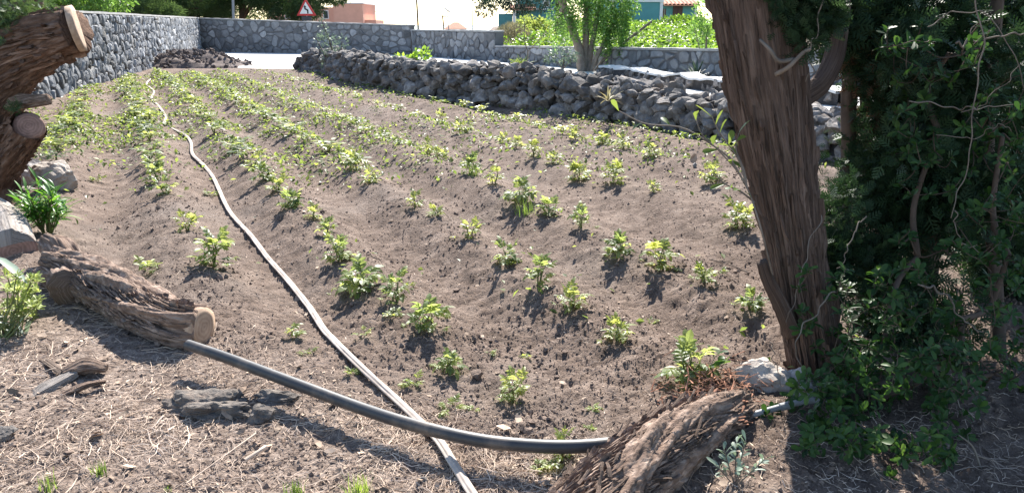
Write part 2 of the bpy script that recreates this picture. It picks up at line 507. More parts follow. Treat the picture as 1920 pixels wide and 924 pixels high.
# ------------------------------------------------------------------ layout lines of the place (metres)
LW = [(-8.6, 11.0), (-10.3, 16.7), (-18.3, 47.0)]                        # left wall
BW = [(-18.3, 47.0), (-5.3, 42.0), (-0.75, 35.0), (6.0, 22.6), (12.5, 11.5)]  # back wall
DS = [(-7.3, 28.6), (-6.2, 26.9), (-4.2, 22.4), (-1.95, 18.4), (0.75, 15.2), (3.15, 11.4), (5.4, 8.2)]  # dry stone wall centre line


def line_x(line, y):
    ys = np.array([p[1] for p in line]); xs = np.array([p[0] for p in line])
    o = np.argsort(ys)
    ys, xs = ys[o], xs[o]
    y = np.asarray(y, float)
    r = np.interp(y, ys, xs)
    r = np.where(y > ys[-1], xs[-1] + (y - ys[-1]) * (xs[-1] - xs[-2]) / (ys[-1] - ys[-2]), r)
    return np.where(y < ys[0], xs[0] + (y - ys[0]) * (xs[1] - xs[0]) / (ys[1] - ys[0]), r)


def line_y(line, x):
    p = sorted(line)
    xs = np.array([q[0] for q in p]); ys = np.array([q[1] for q in p])
    return np.interp(x, xs, ys)


ROWS = [-0.8, 0.33, 1.42, 2.47, 3.5, 4.95, 6.4]       # x + 0.5 y of every crop row
def rowphase(c):
    return np.interp(c, [-2.9, -1.9] + ROWS + [7.8, 9.2], np.arange(-2, 9))


def field_mask(x, y):
    m = sstep(0.0, 0.6, x - line_x(LW, y)) * sstep(0.3, 0.9, line_x(DS, y) - x) * (1 - sstep(27.5, 29, y)) 
    return m


def terrain(x, y, fine=True):
    x = np.asarray(x, float); y = np.asarray(y, float)
    r = np.hypot(x, y)
    m = field_mask(x, y)
    c = x + 0.5 * y
    near = sstep(3.2, 4.3, y + 0.45 * np.minimum(x + 1.6, 0) * -0.0 + 0.3 * x)     # tilled part begins here
    z = 0.072 * (np.cos(2 * np.pi * rowphase(c)) + 0.25 * noise(c * 2.2, y * 0.25, 0, 18)) * m * near
    z = z + 0.022 * fbm(x * 1.1, y * 1.1, 0, 3, 3) * (0.3 + 0.7 * m)
    # bank under the camera side on the left
    z = z + 0.05 * sstep(-1.2, -2.6, x) * (1 - sstep(3.6, 5.0, y))
    if fine:
        far = 1 / (1 + (r / 9.0) ** 2)
        k = (0.35 + 0.65 * m) * (0.42 + 0.58 * sstep(2.5, 3.3, y + 0.62 * x + 0.2 * noise(x * 1.4, y * 1.4, 0, 15)))
        cl = fbm(x * 9, y * 9, 0, 3, 21)
        z = z + k * 0.017 * np.maximum(cl, -0.25) * (0.55 + 0.45 * noise(x * 0.9, y * 0.9, 0, 5))
        z = z + k * 0.013 * fbm(x * 27, y * 27, 0, 3, 33, 2.2, 0.6) * far
        z = z + k * 0.006 * np.abs(noise(x * 60, y * 60, 0, 44)) * far
    # beyond the boundary walls: vineyard slope on the right, falling land towards the sea on the left
    s = y - line_y(BW, x)
    a = x / np.maximum(y, 1.0)
    wr = sstep(-0.07, -0.02, a) * (y > 5)
    up = 0.42 * sstep(0.15, 1.2, s) + 0.78 * sstep(0, 42, s) - 0.1 * np.maximum(s - 150, 0)
    dn = -0.1 * np.maximum(s - 25, 0)
    z = z + np.where(s > 0, wr * up + (1 - wr) * dn, 0)
    # strip outside the left wall
    return np.maximum(z, -26.0)


def tz(x, y, fine=False):
    return float(terrain(np.array([x]), np.array([y]), fine)[0])


# ------------------------------------------------------------------ ground: one sheet, finest where the camera looks
def build_ground():
    ang = np.concatenate([np.linspace(-180, -46, 60, endpoint=False), np.linspace(-46, 46, 600), np.linspace(46, 180, 60)[1:]])
    ang = R(1) * ang[:-1]
    rad = [0.35, 0.7, 1.1, 1.4]
    r = 1.6
    while r < 7: rad.append(r); r *= 1.0048
    while r < 62: rad.append(r); r *= 1.0085
    while r < 420: rad.append(r); r *= 1.07
    rad = np.array(rad)
    A, RR = np.meshgrid(ang, rad)
    X = RR * np.sin(A); Y = RR * np.cos(A)
    Z = terrain(X, Y)
    V = np.stack([X, Y, Z], -1).reshape(-1, 3)
    na, nr = len(ang), len(rad)
    i = np.arange(nr - 1)[:, None] * na; j = np.arange(na)[None]; j2 = (j + 1) % na
    F = np.stack([i + j, i + na + j, i + na + j2, i + j2], -1).reshape(-1, 4)
    c = len(V)
    V = np.vstack([V, [0, 0, tz(0, 0)]])
    jj = np.arange(na)
    T = np.stack([np.full(na, c), jj, (jj + 1) % na], -1)
    me = fast_mesh('ground', V, [F, T], smooth=True)
    tag(link('ground', me, M_soil), 'brown tilled soil of the field running to the walls', None, None, 'structure')


build_ground()


def build_sea():
    m, nt, b, out = new_mat('sea_water')
    b.inputs['Base Color'].default_value = (0.02, 0.05, 0.07, 1); b.inputs['Roughness'].default_value = 0.18
    ns = N(nt, 'ShaderNodeTexNoise', i_Scale=0.15, i_Detail=6.0)
    nt.links.new(N(nt, 'ShaderNodeNewGeometry').outputs['Position'], ns.inputs[0])
    bp = N(nt, 'ShaderNodeBump'); bp.inputs['Strength'].default_value = 0.3; bp.inputs['Distance'].default_value = 0.5
    nt.links.new(ns.outputs[0], bp.inputs['Height']); nt.links.new(bp.outputs[0], b.inputs['Normal'])
    n = 48; a = np.linspace(0, 2 * np.pi, n, endpoint=False)
    V = np.concatenate([np.stack([np.cos(a) * r, np.sin(a) * r, np.full(n, -25.0)], -1) for r in (150, 800, 4000, 24000)])
    F = np.concatenate([np.stack([k * n + np.arange(n), (k + 1) * n + np.arange(n), (k + 1) * n + (np.arange(n) + 1) % n, k * n + (np.arange(n) + 1) % n], -1) for k in range(3)])
    tag(link('sea', fast_mesh('sea', V, [F]), m), 'pale sea beyond the walls', None, None, 'structure')


build_sea()


def build_path():
    """concrete path between the dry stone wall and the boundary wall"""
    inner = [(-15.6, 33.5), (-12.9, 31.2), (-9.6, 29.6), (-7.6, 29.4), (-6.2, 27.4), (-3.8, 22.9), (-1.5, 19.0), (1.25, 15.7), (3.7, 11.9), (6.0, 8.6)]
    outer = [(-18.1, 46.6), (-14, 44.9), (-10, 43.4), (-5.5, 41.6), (-3.4, 38.6), (-1.0, 34.8), (1.5, 30.6), (3.9, 26.2), (5.9, 22.3), (11.5, 12.8)]
    A = catmull([(x, y, 0) for x, y in inner], 90); B = catmull([(x, y, 0) for x, y in outer], 90)
    k = 24
    V = []
    for t in np.linspace(0, 1, k):
        Q = A * (1 - t) + B * t
        Q = Q + 0
        Q[:, 2] = terrain(Q[:, 0], Q[:, 1], False) * 0.3 + 0.05
        if t == 0:
            ed = 0.16 * fbm(Q[:, 0] * 1.5, Q[:, 1] * 1.5, 0, 3, 8)
            Q[:, 0] += ed; Q[:, 1] += ed; Q[:, 2] -= 0.09
        V.append(Q)
    V = np.concatenate(V)
    n = 90
    i = np.arange(k - 1)[:, None] * n; j = np.arange(n - 1)[None]
    F = np.stack([i + j, i + j + 1, i + n + j + 1, i + n + j], -1).reshape(-1, 4)
    tag(link('path', fast_mesh('path', V, [F], smooth=True), M_concrete), 'white concrete path behind the dry stone wall', None, None, 'structure')


build_path()

# ------------------------------------------------------------------ mortared stone walls
def clip_poly(poly, n, d):
    """keep n.p <= d"""
    out = []
    m = len(poly)
    for i in range(m):
        a, b = poly[i], poly[(i + 1) % m]
        da, db = a @ n - d, b @ n - d
        if da <= 0: out.append(a)
        if da * db < 0: out.append(a + (b - a) * (da / (da - db)))
    return out


def stones_2d(Wd, Ht, cw, ch, gap, seed):
    r = np.random.default_rng(seed)
    nx, ny = max(1, int(Wd / cw)), max(1, round(Ht / ch))
    pts = []
    for j in range(ny):
        for i in range(nx):
            x = (i + 0.5 + 0.5 * (j % 2) - 0.25 + r.uniform(-0.42, 0.42)) * Wd / nx
            y = (j + 0.5 + r.uniform(-0.40, 0.40)) * Ht / ny
            if r.random() < 0.10: continue
            pts.append((x, y))
            if r.random() < 0.18: pts.append((x + r.uniform(-.5, .5) * cw, y + r.uniform(-.5, .5) * ch))
    pts = np.array(pts)
    res = []
    asp = cw / ch
    for i, p in enumerate(pts):
        poly = [np.array(q, float) for q in ((0.0, 0.0), (Wd, 0.0), (Wd, Ht), (0.0, Ht))]
        d = pts - p
        near = np.where((np.abs(d[:, 0]) < 3 * cw) & (np.abs(d[:, 1]) < 3 * ch))[0]
        for j in near:
            if j == i: continue
            n = d[j].copy(); n[1] *= asp * 0.9
            L = np.linalg.norm(n)
            if L < 1e-6: continue
            n /= L
            mid = (p + pts[j]) / 2
            poly = clip_poly(poly, n, mid @ n - gap * r.uniform(0.35, 0.8))
            if len(poly) < 3: break
        if len(poly) < 3: continue
        Q = np.array(poly)
        ar = 0.5 * abs(np.dot(Q[:, 0], np.roll(Q[:, 1], 1)) - np.dot(Q[:, 1], np.roll(Q[:, 0], 1)))
        if ar < 0.18 * cw * ch: continue
        # chop corners
        C = []
        for k in range(len(Q)):
            a, b, c = Q[k - 1], Q[k], Q[(k + 1) % len(Q)]
            e = r.uniform(0.14, 0.30)
            C.append(b + (a - b) * e); C.append(b + (c - b) * e)
        res.append((np.array(C), ar))
    return res


def stone_mesh(C, depth, r):
    n = len(C); cen = C.mean(0)
    tilt = r.uniform(-0.22, 0.22, 2)
    dj = r.uniform(0.6, 1.25) * depth
    def ring(f, d):
        q = cen + (C - cen) * f
        return np.column_stack([q, d + (q - cen) @ tilt * (1 if d > 0 else 0) + r.uniform(-0.12, 0.12, n) * depth * (1 if d > 0 else 0)])
    V = np.vstack([ring(1.0, -0.04), ring(1.0, dj * 0.45), ring(0.86, dj * 0.92), ring(0.45, dj * 1.1), [[*cen, dj * 1.12]]])
    k = np.arange(n); k2 = (k + 1) % n
    F = np.concatenate([np.stack([q * n + k, q * n + k2, (q + 1) * n + k2, (q + 1) * n + k], -1) for q in range(3)])
    T = np.stack([3 * n + k, 3 * n + k2, np.full(n, 4 * n)], -1)
    return V, [F, T]


def stone_wall(name, label, p0, p1, h0, h1, cw, ch, seed, thick=0.45, matS=None, matM=None, cope=0.07, depth=0.05, gap=0.035, dark=None):
    """face towards -left-normal: the normal on the right-hand side when walking p0 -> p1"""
    matS = matS or M_stone; matM = matM or M_mortar
    p0 = np.array(p0, float); p1 = np.array(p1, float)
    d = p1 - p0; Wd = np.linalg.norm(d); d /= Wd
    nrm = np.array([d[1], -d[0]])
    root = thing(name, label, 'wall', (p0[0], p0[1], 0))
    def to3(U):                                   # u, v, depth -> local
        h = (h0 + (h1 - h0) * np.clip(U[:, 0] / Wd, 0, 1)) / max(h0, h1)
        xy = d[None] * U[:, :1] + nrm[None] * U[:, 2:3]
        return np.column_stack([xy, U[:, 1] * h - 0.06])
    # core with recessed joints
    b = Buf()
    nseg = 12
    prof = []
    for q in range(nseg + 1):
        u = Wd * q / nseg
        for (dd, v) in ((0, -0.2), (0, 1), (-thick, 1), (-thick, -0.2)):
            prof.append((u, v * max(h0, h1) if v > 0 else v, dd))
    V = to3(np.array(prof))
    F = []
    for q in range(nseg):
        for e in range(4):
            e2 = (e + 1) % 4
            F.append((q * 4 + e, q * 4 + e2, q * 4 + 4 + e2, q * 4 + 4 + e))
    F += [(3, 2, 1, 0), (nseg * 4, nseg * 4 + 1, nseg * 4 + 2, nseg * 4 + 3)]
    link('mortar_core', fast_mesh('mortar_core', V, [np.array(F)]), matM, root)
    # coping
    prof = []
    for q in range(41):
        u = Wd * q / 40 + (-0.03 if q == 0 else 0.03 if q == 40 else 0)
        j = random.uniform(-0.008, 0.008)
        for (dd, v) in ((0.055, 0.0), (0.05, cope + j), (-thick - 0.03, cope + j), (-thick - 0.03, 0.0)):
            prof.append((u, max(h0, h1), dd, v + 0.003))
    pr = np.array(prof); V = to3(pr[:, :3]); V[:, 2] += pr[:, 3]
    F = []
    for q in range(40):
        for e in range(4):
            e2 = (e + 1) % 4
            F.append((q * 4 + e, q * 4 + e2, q * 4 + 4 + e2, q * 4 + 4 + e))
    F += [(3, 2, 1, 0), (160, 161, 162, 163)]
    link('coping', fast_mesh('coping', V, [np.array(F)]), M_cement, root)
    # stones
    r = np.random.default_rng(seed)
    st = []
    for C, ar in stones_2d(Wd, max(h0, h1) - 0.01, cw, ch, gap, seed):
        Vl, Fs = stone_mesh(C, depth, r)
        W3 = to3(Vl)
        mid = W3.mean(0)
        dist = math.hypot(mid[0] + p0[0], mid[1] + p0[1])
        st.append((ar / dist ** 2, W3, Fs))
    st.sort(key=lambda t: -t[0])
    rest = Buf()
    for k, (_, W3, Fs) in enumerate(st):
        t = float(r.normal(0, 0.17)) + (0.45 if r.random() < 0.07 else 0)
        if k < 300:
            c = W3.mean(0)
            me = fast_mesh('stone', W3 - c, Fs, tint=np.full(len(W3), t))
            link('stone', me, matS, root, c)
        else:
            rest.add(W3, Fs, t)
    if rest.n:
        tag(link('stones', rest.mesh('stones'), matS, root), kind='stuff')
    return root


stone_wall('stone_wall', 'tall grey basalt wall in sun running away on the left', LW[1] + np.subtract(LW[0], LW[1]) * 0.9, LW[2], 1.93, 1.98, 0.37, 0.30, 5, cope=0.06, depth=0.07)
stone_wall('stone_wall', 'tallest shaded grey wall at the far end behind the white path', BW[0], BW[1], 1.96, 1.56, 0.50, 0.34, 6, matS=M_stone_b, matM=M_mortar_b, depth=0.04, gap=0.05)
stone_wall('stone_wall', 'middle stepped shaded grey wall between the tallest wall and vineyard wall', (BW[1][0] + 0.06, BW[1][1] - 0.09), BW[2], 1.33, 1.33, 0.46, 0.31, 7, matS=M_stone_b, matM=M_mortar_b, depth=0.04, gap=0.05)
stone_wall('stone_wall', 'lowest mottled stone wall in front of the green vines', (BW[2][0] + 0.05, BW[2][1] - 0.09), BW[3], 0.70, 0.92, 0.40, 0.28, 8, matS=M_stone_b, matM=M_mortar_b, depth=0.05, gap=0.05)
stone_wall('stone_wall', 'stone wall seen through the dark cypress gaps on the right', (BW[3][0] + 0.05, BW[3][1] - 0.085), BW[4], 0.92, 1.1, 0.45, 0.30, 9, matS=M_stone_b, matM=M_mortar, depth=0.05, gap=0.05)


def low_kerb():
    """low rubble kerb with a whitewashed top beside the path"""
    pts = [(2.75, 25.2), (3.4, 22.8), (4.2, 20.4), (5.0, 18.2), (6.4, 15.4)]
    root = thing('kerb_wall', 'low rubble kerb with white cement top beside the path', 'kerb', (pts[0][0], pts[0][1], 0))
    C = catmull([(x, y, 0) for x, y in pts], 60)
    T = np.gradient(C, axis=0); T /= np.linalg.norm(T, axis=1)[:, None]
    nr = np.column_stack([-T[:, 1], T[:, 0], T[:, 2] * 0]) * -1   # towards the field
    V = []; 
    h = 0.30 + 0.05 * fbm(np.arange(60) * 0.35, 0, 0, 2, 3)
    b = Buf()
    for (o, z, k) in ((0.0, -0.1, 0), (0.0, 1, 1), (-0.55, 1, 1), (-0.6, -0.1, 0)):
        Q = C - nr * 0 + nr * o
        Q = Q.copy(); Q[:, 2] = z if k == 0 else h
        V.append(Q)
    V = np.concatenate(V); n = 60
    j = np.arange(n - 1)
    F = np.concatenate([np.stack([a * n + j, a * n + j + 1, c * n + j + 1, c * n + j], -1) for a, c in ((0, 1), (1, 2), (2, 3))])
    link('core', fast_mesh('core', V - np.array([*pts[0], 0]), [F]), M_lavacore, root)
    # white top
    V2 = []
    e1 = 0.05 * fbm(np.arange(60) * 0.8, 5, 0, 3, 4)
    for (o, dz) in ((0.05, 0.0), (0.04, 0.05), (-0.52, 0.06), (-0.56, 0.0)):
        Q = C + nr * (o + (e1[:, None] if o > 0 else 0)); Q = Q.copy(); Q[:, 2] = h + dz + 0.004
        V2.append(Q)
    V2 = np.concatenate(V2)
    F = np.concatenate([np.stack([a * n + j, a * n + j + 1, c * n + j + 1, c * n + j], -1) for a, c in ((0, 1), (1, 2), (2, 3), (3, 0))])
    link('cement_top', fast_mesh('cement_top', V2 - np.array([*pts[0], 0]), [F]), M_concrete, root)
    r = np.random.default_rng(4)
    tpl = [link_mesh_rock(k, 1) for k in range(4)]
    for k in range(46):
        i = r.integers(0, 59)
        p = C[i] + nr[i] * 0.01; s = r.uniform(0.09, 0.17)
        o = link('stone', tpl[k % 4], None, root, (p[0] - pts[0][0], p[1] - pts[0][1], r.uniform(0.05, 0.26)))
        o.scale = (s * 1.3, s, s * 0.9); o.rotation_euler = r.uniform(0, 6, 3)


_rockmesh = {}
def link_mesh_rock(seed, sub=1, mat=None, rough=0.26, cuts=13):
    key = (seed, sub, mat.name if mat else '', cuts)
    if key not in _rockmesh:
        V, Fs = rock_tpl(sub, 100 + seed, rough, cuts)
        me = fast_mesh('rock', V, Fs, smooth=False)
        me.materials.append(mat or M_lava)
        _rockmesh[key] = me
    return _rockmesh[key]


low_kerb()


def dry_wall():
    root = thing('dry_stone_wall', 'dark rubble dry stone wall along the right edge of the field', 'wall', (DS[0][0], DS[0][1], 0))
    O = np.array([DS[0][0], DS[0][1], 0])
    n = 160
    C = catmull([(x, y, 0) for x, y in DS], n)
    T = np.gradient(C, axis=0); T /= np.linalg.norm(T, axis=1)[:, None]
    L = np.concatenate([[0], np.cumsum(np.linalg.norm(np.diff(C, axis=0), axis=1))])
    nr = np.column_stack([T[:, 1], -T[:, 0], 0 * T[:, 0]])      # right of walking direction
    nr = np.where((nr @ np.array([-1.0, -0.4, 0]))[:, None] > 0, nr, -nr)   # towards the field
    Hh = np.interp(C[:, 1], [8.2, 11.8, 14, 16, 20], [0.47, 0.49, 0.62, 0.72, 0.76]) + 0.06 * fbm(L * 0.5, 0, 0, 3, 9)
    Hh *= sstep(-0.3, 1.0, L) * 0.6 + 0.4
    # core
    prof = [(0.50, -0.1), (0.42, 0.35), (0.33, 0.86), (0.0, 0.93), (-0.33, 0.86), (-0.46, 0.3), (-0.5, -0.1)]
    V = []
    for (o, z) in prof:
        Q = C + nr * o * 0.86; Q = Q.copy(); Q[:, 2] = z * Hh * 0.93
        V.append(Q)
    V = np.concatenate(V); j = np.arange(n - 1)
    F = np.concatenate([np.stack([a * n + j, a * n + j + 1, (a + 1) * n + j + 1, (a + 1) * n + j], -1) for a in range(6)])
    link('rubble_core', fast_mesh('rubble_core', V - O, [F]), M_lavacore, root)
    r = np.random.default_rng(17)
    items = []
    Lt = L[-1]
    def put(l, off, z, s):
        i = np.interp(l, L, np.arange(n)); i0 = min(int(i), n - 1)
        p = C[i0] + nr[i0] * off + T[i0] * r.uniform(-.05, .05)
        items.append((np.array([p[0], p[1], z]), s, i0))
    # field face in rough courses
    for zf in (0.06, 0.22, 0.38, 0.54, 0.70, 0.86):
        l = r.uniform(0, 0.2)
        while l < Lt:
            s = min(0.21, 0.075 + r.gamma(1.6, 0.04)) * (1.12 if zf < 0.3 else 1.0)
            hh = np.interp(l, L, Hh)
            put(l, 0.47 - 0.16 * zf + r.uniform(-0.04, 0.05), hh * zf + r.uniform(-.03, .03), s)
            l += s * r.uniform(1.35, 1.9)
    # top rubble
    for off in (0.26, 0.06, -0.14, -0.32):
        l = r.uniform(0, 0.2)
        while l < Lt:
            s = min(0.19, 0.045 + r.gamma(1.6, 0.034))
            hh = np.interp(l, L, Hh)
            put(l, off + r.uniform(-0.08, 0.08), hh * 0.96 + r.uniform(-.04, .04), s)
            l += s * r.uniform(1.5, 2.4)
    # path-side face
    for zf in (0.15, 0.5, 0.8):
        l = r.uniform(0, 0.2)
        while l < Lt:
            s = r.uniform(0.14, 0.24)
            put(l, -0.45 + 0.12 * zf, np.interp(l, L, Hh) * zf, s)
            l += s * 1.7
    for k in range(26):                          # fallen stones at the foot and a few big ones on top
        put(r.uniform(0, Lt), r.uniform(0.55, 0.8), 0.03, r.uniform(0.04, 0.09))
    items.sort(key=lambda t: -t[1] / math.hypot(t[0][0], t[0][1]) * (0.2 if False else 1.0))
    rest = Buf()
    tpls = [rock_tpl(2, 100 + k) for k in range(10)]
    ms = [link_mesh_rock(k, 2) for k in range(10)]
    for k, (p, s, i0) in enumerate(items):
        ang = math.atan2(T[i0][1], T[i0][0])
        e = Euler((r.uniform(-.5, .5), r.uniform(-.5, .5), ang + r.uniform(-.4, .4) + (math.pi if r.random() < .5 else 0)))
        sc = (s * r.uniform(1.0, 1.45), s * r.uniform(0.85, 1.1), s * r.uniform(0.65, 0.95))
        q = k % 10
        if k < 300:
            o = link('stone', ms[q], None, root, p - O)
            o.rotation_euler = e; o.scale = sc
        else:
            M = np.array(e.to_matrix()) @ np.diag(sc)
            rest.add(tpls[q][0] @ M.T + (p - O), tpls[q][1], r.normal(0, 0.2))
    tag(link('rubble_stones', rest.mesh('rubble_stones'), M_lava, root), kind='stuff')


dry_wall()


def soil_heap():
    c = np.array([-13.0, 31.6]); O = np.array([*c, 0])
    root = thing('soil_heap', 'heap of dark turned soil at the foot of the left wall', 'soil heap', (c[0], c[1], 0))
    n, m = 40, 22
    A = np.linspace(0, 2 * np.pi, n, endpoint=False); rr = np.linspace(0, 1, m)
    AA, RR = np.meshgrid(A, rr)
    x = RR * np.cos(AA) * 3.0; y = RR * np.sin(AA) * 1.7
    th = -0.25
    X = x * math.cos(th) - y * math.sin(th); Y = x * math.sin(th) + y * math.cos(th)
    Z = 0.52 * (1 - RR ** 1.7) * (1 + 0.35 * fbm(X * 0.9, Y * 0.9, 0, 3, 71)) + 0.07 * fbm(X * 4, Y * 4, 0, 3, 72) - 0.05 * (RR > 0.97)
    V = np.stack([X, Y, Z], -1).reshape(-1, 3)
    i = np.arange(m - 1)[:, None] * n; j = np.arange(n)[None]
    F = np.stack([i + j, i + n + j, i + n + (j + 1) % n, i + (j + 1) % n], -1).reshape(-1, 4)
    link('mound', fast_mesh('mound', V, [F], smooth=True), M_heap, root)
    b = Buf(); r = np.random.default_rng(5)
    idx = r.integers(0, len(V), 900)
    for q in range(4):
        s = idx[q::4]; k = len(s)
        sz = r.uniform(0.03, 0.12, k) 
        M = rotz(r.uniform(0, 6.3, k)) @ rotx(r.uniform(0, 6.3, k)) * sz[:, None, None]
        scatter(b, rock_tpl(1, 40 + q), M, V[s] + r.normal(0, 0.08, (k, 3)) * np.array([1, 1, 0.3]), r.normal(0, 0.2, k))
    tag(link('clods', b.mesh('clods'), M_heap, root), kind='stuff')


soil_heap()

# ------------------------------------------------------------------ clods, litter and straw on the soil
def polar_pts(n, r0, r1, amax, rr, amin=None):
    a = rr.uniform(R(-amax) if amin is None else R(amin), R(amax), n)
    d = np.exp(rr.uniform(math.log(r0), math.log(r1), n))
    return d * np.sin(a), d * np.cos(a), d


def soil_clods():
    r = np.random.default_rng(3)
    b = Buf()
    n = 150000
    x, y, d = polar_pts(n, 1.9, 30, 43, r)
    m = field_mask(x, y)
    clump = fbm(x * 1.3, y * 1.3, 0, 3, 61)
    rowy = 0.5 + 0.5 * np.cos(2 * np.pi * rowphase(x + 0.5 * y))
    keep = (r.random(n) < np.clip(0.45 + 0.45 * clump + 0.35 * rowy, 0.12, 1)) & (m > 0.4)
    x, y, d = x[keep], y[keep], d[keep]; n = len(x)
    s = np.minimum(r.gamma(1.0, 0.0024, n) + 0.0022, 0.017) * (0.75 + 0.085 * d) * np.clip(1 + 0.45 * fbm(x * 2.1, y * 2.1, 0, 2, 65), 0.5, 1.7)
    z = terrain(x, y) + s * 0.02
    for q in range(5):
        i = np.arange(q, n, 5); k = len(i)
        V, F = ico(1); rr2 = np.random.default_rng(q)
        V = V * (1 + rr2.uniform(-0.32, 0.25, len(V)))[:, None] * np.array([1, .85, .65])
        M = rotz(r.uniform(0, 6.3, k)) @ rotx(r.uniform(-.5, .5, k)) * s[i][:, None, None]
        if q: # coarser form for most
            V = np.array([[1, 0, 0], [-.9, .1, 0], [0, .95, .1], [.1, -.9, 0], [.1, .1, .8], [0, 0, -.6]]) * (1 + rr2.uniform(-.3, .3, (6, 1)))
            F = np.array([[0, 2, 4], [2, 1, 4], [1, 3, 4], [3, 0, 4], [2, 0, 5], [1, 2, 5], [3, 1, 5], [0, 3, 5]])
        scatter(b, (V, [F]), M, np.column_stack([x, y, z])[i], r.normal(0.0, 0.2, k))
    tag(link('soil_clods', b.mesh('soil_clods'), M_clod), 'loose crumbs and clods of brown soil', 'soil', None, 'stuff')


soil_clods()


def pale_chips():
    """fine dry chips and straw crumbs dug into the tilled soil"""
    r = np.random.default_rng(4); b = Buf(); n = 46000
    x, y, d = polar_pts(n, 2.2, 22, 43, r)
    keep = (field_mask(x, y) > 0.4) & (r.random(n) < np.clip(0.55 + 0.5 * fbm(x * 1.7, y * 1.7, 0, 3, 67), 0.1, 1))
    x, y, d = x[keep], y[keep], d[keep]; n = len(x)
    s = r.gamma(1.5, 0.0018, n) * (0.8 + 0.10 * d) + 0.0016
    V = np.array([[-1, -.16, 0], [0.1, -.3, .12], [1, .05, 0], [-0.1, .28, .1]])
    M = rotz(r.uniform(0, 6.3, n)) @ rotx(r.normal(0, .4, n)) @ roty(r.normal(0, .3, n)) * s[:, None, None]
    scatter(b, (V, [np.array([[0, 1, 2, 3]])]), M, np.column_stack([x, y, terrain(x, y) + s * 0.5 + 0.001]), r.normal(0, 0.25, n))
    tag(link('dry_chips', b.mesh('dry_chips'), M_straw), 'pale dry crumbs of straw mixed into the soil', 'litter', None, 'stuff')


pale_chips()


def strand_tpl(seed, seg=4, curl=0.5):
    r = np.random.default_rng(seed)
    a = 0; p = np.zeros(3); pts = [p.copy()]
    for k in range(seg):
        a += r.normal(0, curl)
        p = p + np.array([math.cos(a), math.sin(a), r.normal(0, 0.10)]) / seg
        pts.append(p.copy())
    pts = np.array(pts); pts -= pts.mean(0)
    return pts


def litter_density(x, y):
    """straw lies mostly on the untilled strip at the lower left"""
    e = y + 0.62 * x - 2.62 + 0.18 * fbm(x * 1.5, y * 1.5, 0, 2, 12)   # tilled edge runs from the cut log to the pipe
    left = 1 - sstep(-0.1, 0.55, e)
    return np.clip(left, 0, 1)


def straw():
    r = np.random.default_rng(8)
    for (name, n, dens0, wmul, mat, lab) in (('straw_litter', 62000, 0.05, 1.0, M_straw, 'dry straw and needles strewn over the untilled soil'),):
        b = Buf()
        x, y, d = polar_pts(n, 1.8, 9, 44, r)
        dn = litter_density(x, y)
        right = sstep(0.6, 1.3, x) * (1 - sstep(2.9, 3.3, y))
        keep = r.random(n) < np.clip(0.045 + 0.95 * dn * (0.55 + 0.6 * fbm(x * 2, y * 2, 0, 2, 7)) + 0.12 * right, 0.04, 1)
        x, y, d = x[keep], y[keep], d[keep]; n = len(x)
        dn = np.maximum(litter_density(x, y), sstep(0.6, 1.3, x) * (1 - sstep(2.9, 3.3, y)))
        L = r.gamma(2.2, 0.035, n) * (0.35 + 0.65 * dn) + 0.02
        wd = r.uniform(0.0005, 0.0012, n) * (1 + 0.6 * (L > 0.15))
        for q in range(10):
            i = np.arange(q, n, 10); k = len(i)
            pts = strand_tpl(q, 5, 0.12 + 0.05 * q)
            rot = rotz(r.uniform(0, 6.3, k))
            tilt = rotx(r.uniform(-.12, .12, k)) @ roty(r.uniform(-.12, .12, k))
            C = np.einsum('nij,vj->nvi', rot @ tilt, pts) * L[i][:, None, None] + np.column_stack([x[i], y[i], np.zeros(k)])[:, None, :]
            C[:, :, 2] += 0.004 + terrain(C[:, :, 0], C[:, :, 1]) + 0.006 * r.random(k)[:, None]
            T = np.gradient(C, axis=1); T /= np.linalg.norm(T, axis=2)[..., None] + 1e-9
            S = np.cross(T, np.array([0, 0, 1.0])); S /= np.linalg.norm(S, axis=2)[..., None] + 1e-9
            U = np.cross(S, T)
            w2 = wd[i][:, None, None]
            ring = [C + S * w2, C - S * w2 * 0.7 + U * w2, C - S * w2 * 0.4 - U * w2]
            V = np.stack(ring, 2)                       # k, m, 3, 3
            mm = V.shape[1]
            base = (np.arange(k) * mm * 3)[:, None, None]
            rows = (np.arange(mm - 1) * 3)[None, :, None]
            e = np.arange(3)[None, None, :]; e2 = (e + 1) % 3
            F = np.stack([base + rows + e, base + rows + e2, base + rows + 3 + e2, base + rows + 3 + e], -1).reshape(-1, 4)
            b.add(V.reshape(-1, 3), [F], np.repeat(r.normal(0, 0.25, k), mm * 3))
        tag(link(name, b.mesh(name), mat), lab, 'straw', None, 'stuff')
    # flat flakes: broken leaves, chips of bark
    b = Buf(); n = 9000
    x, y, d = polar_pts(n, 1.8, 14, 44, r)
    dn = litter_density(x, y)
    keep = (r.random(n) < 0.12 + 0.8 * dn) & (field_mask(x, y) > 0.3)
    x, y, d = x[keep], y[keep], d[keep]; n = len(x)
    s = r.gamma(2, 0.0036, n) * (1 + 0.04 * d) + 0.003
    V = np.array([[-1, 0, 0], [-.3, .45, .15], [.5, .4, .1], [1, 0, .25], [.4, -.45, .1], [-.4, -.4, .2]])
    M = rotz(r.uniform(0, 6.3, n)) @ rotx(r.normal(0, .45, n)) @ roty(r.normal(0, .35, n)) * s[:, None, None]
    scatter(b, (V, [np.array([[0, 1, 5], [2, 3, 4]]), np.array([[1, 2, 4, 5]])]), M, np.column_stack([x, y, terrain(x, y) + s * 0.35]), r.normal(0, 0.3, n))
    tag(link('leaf_litter', b.mesh('leaf_litter'), M_flake), 'chips of bark and dry leaf litter on the soil', 'litter', None, 'stuff')


straw()

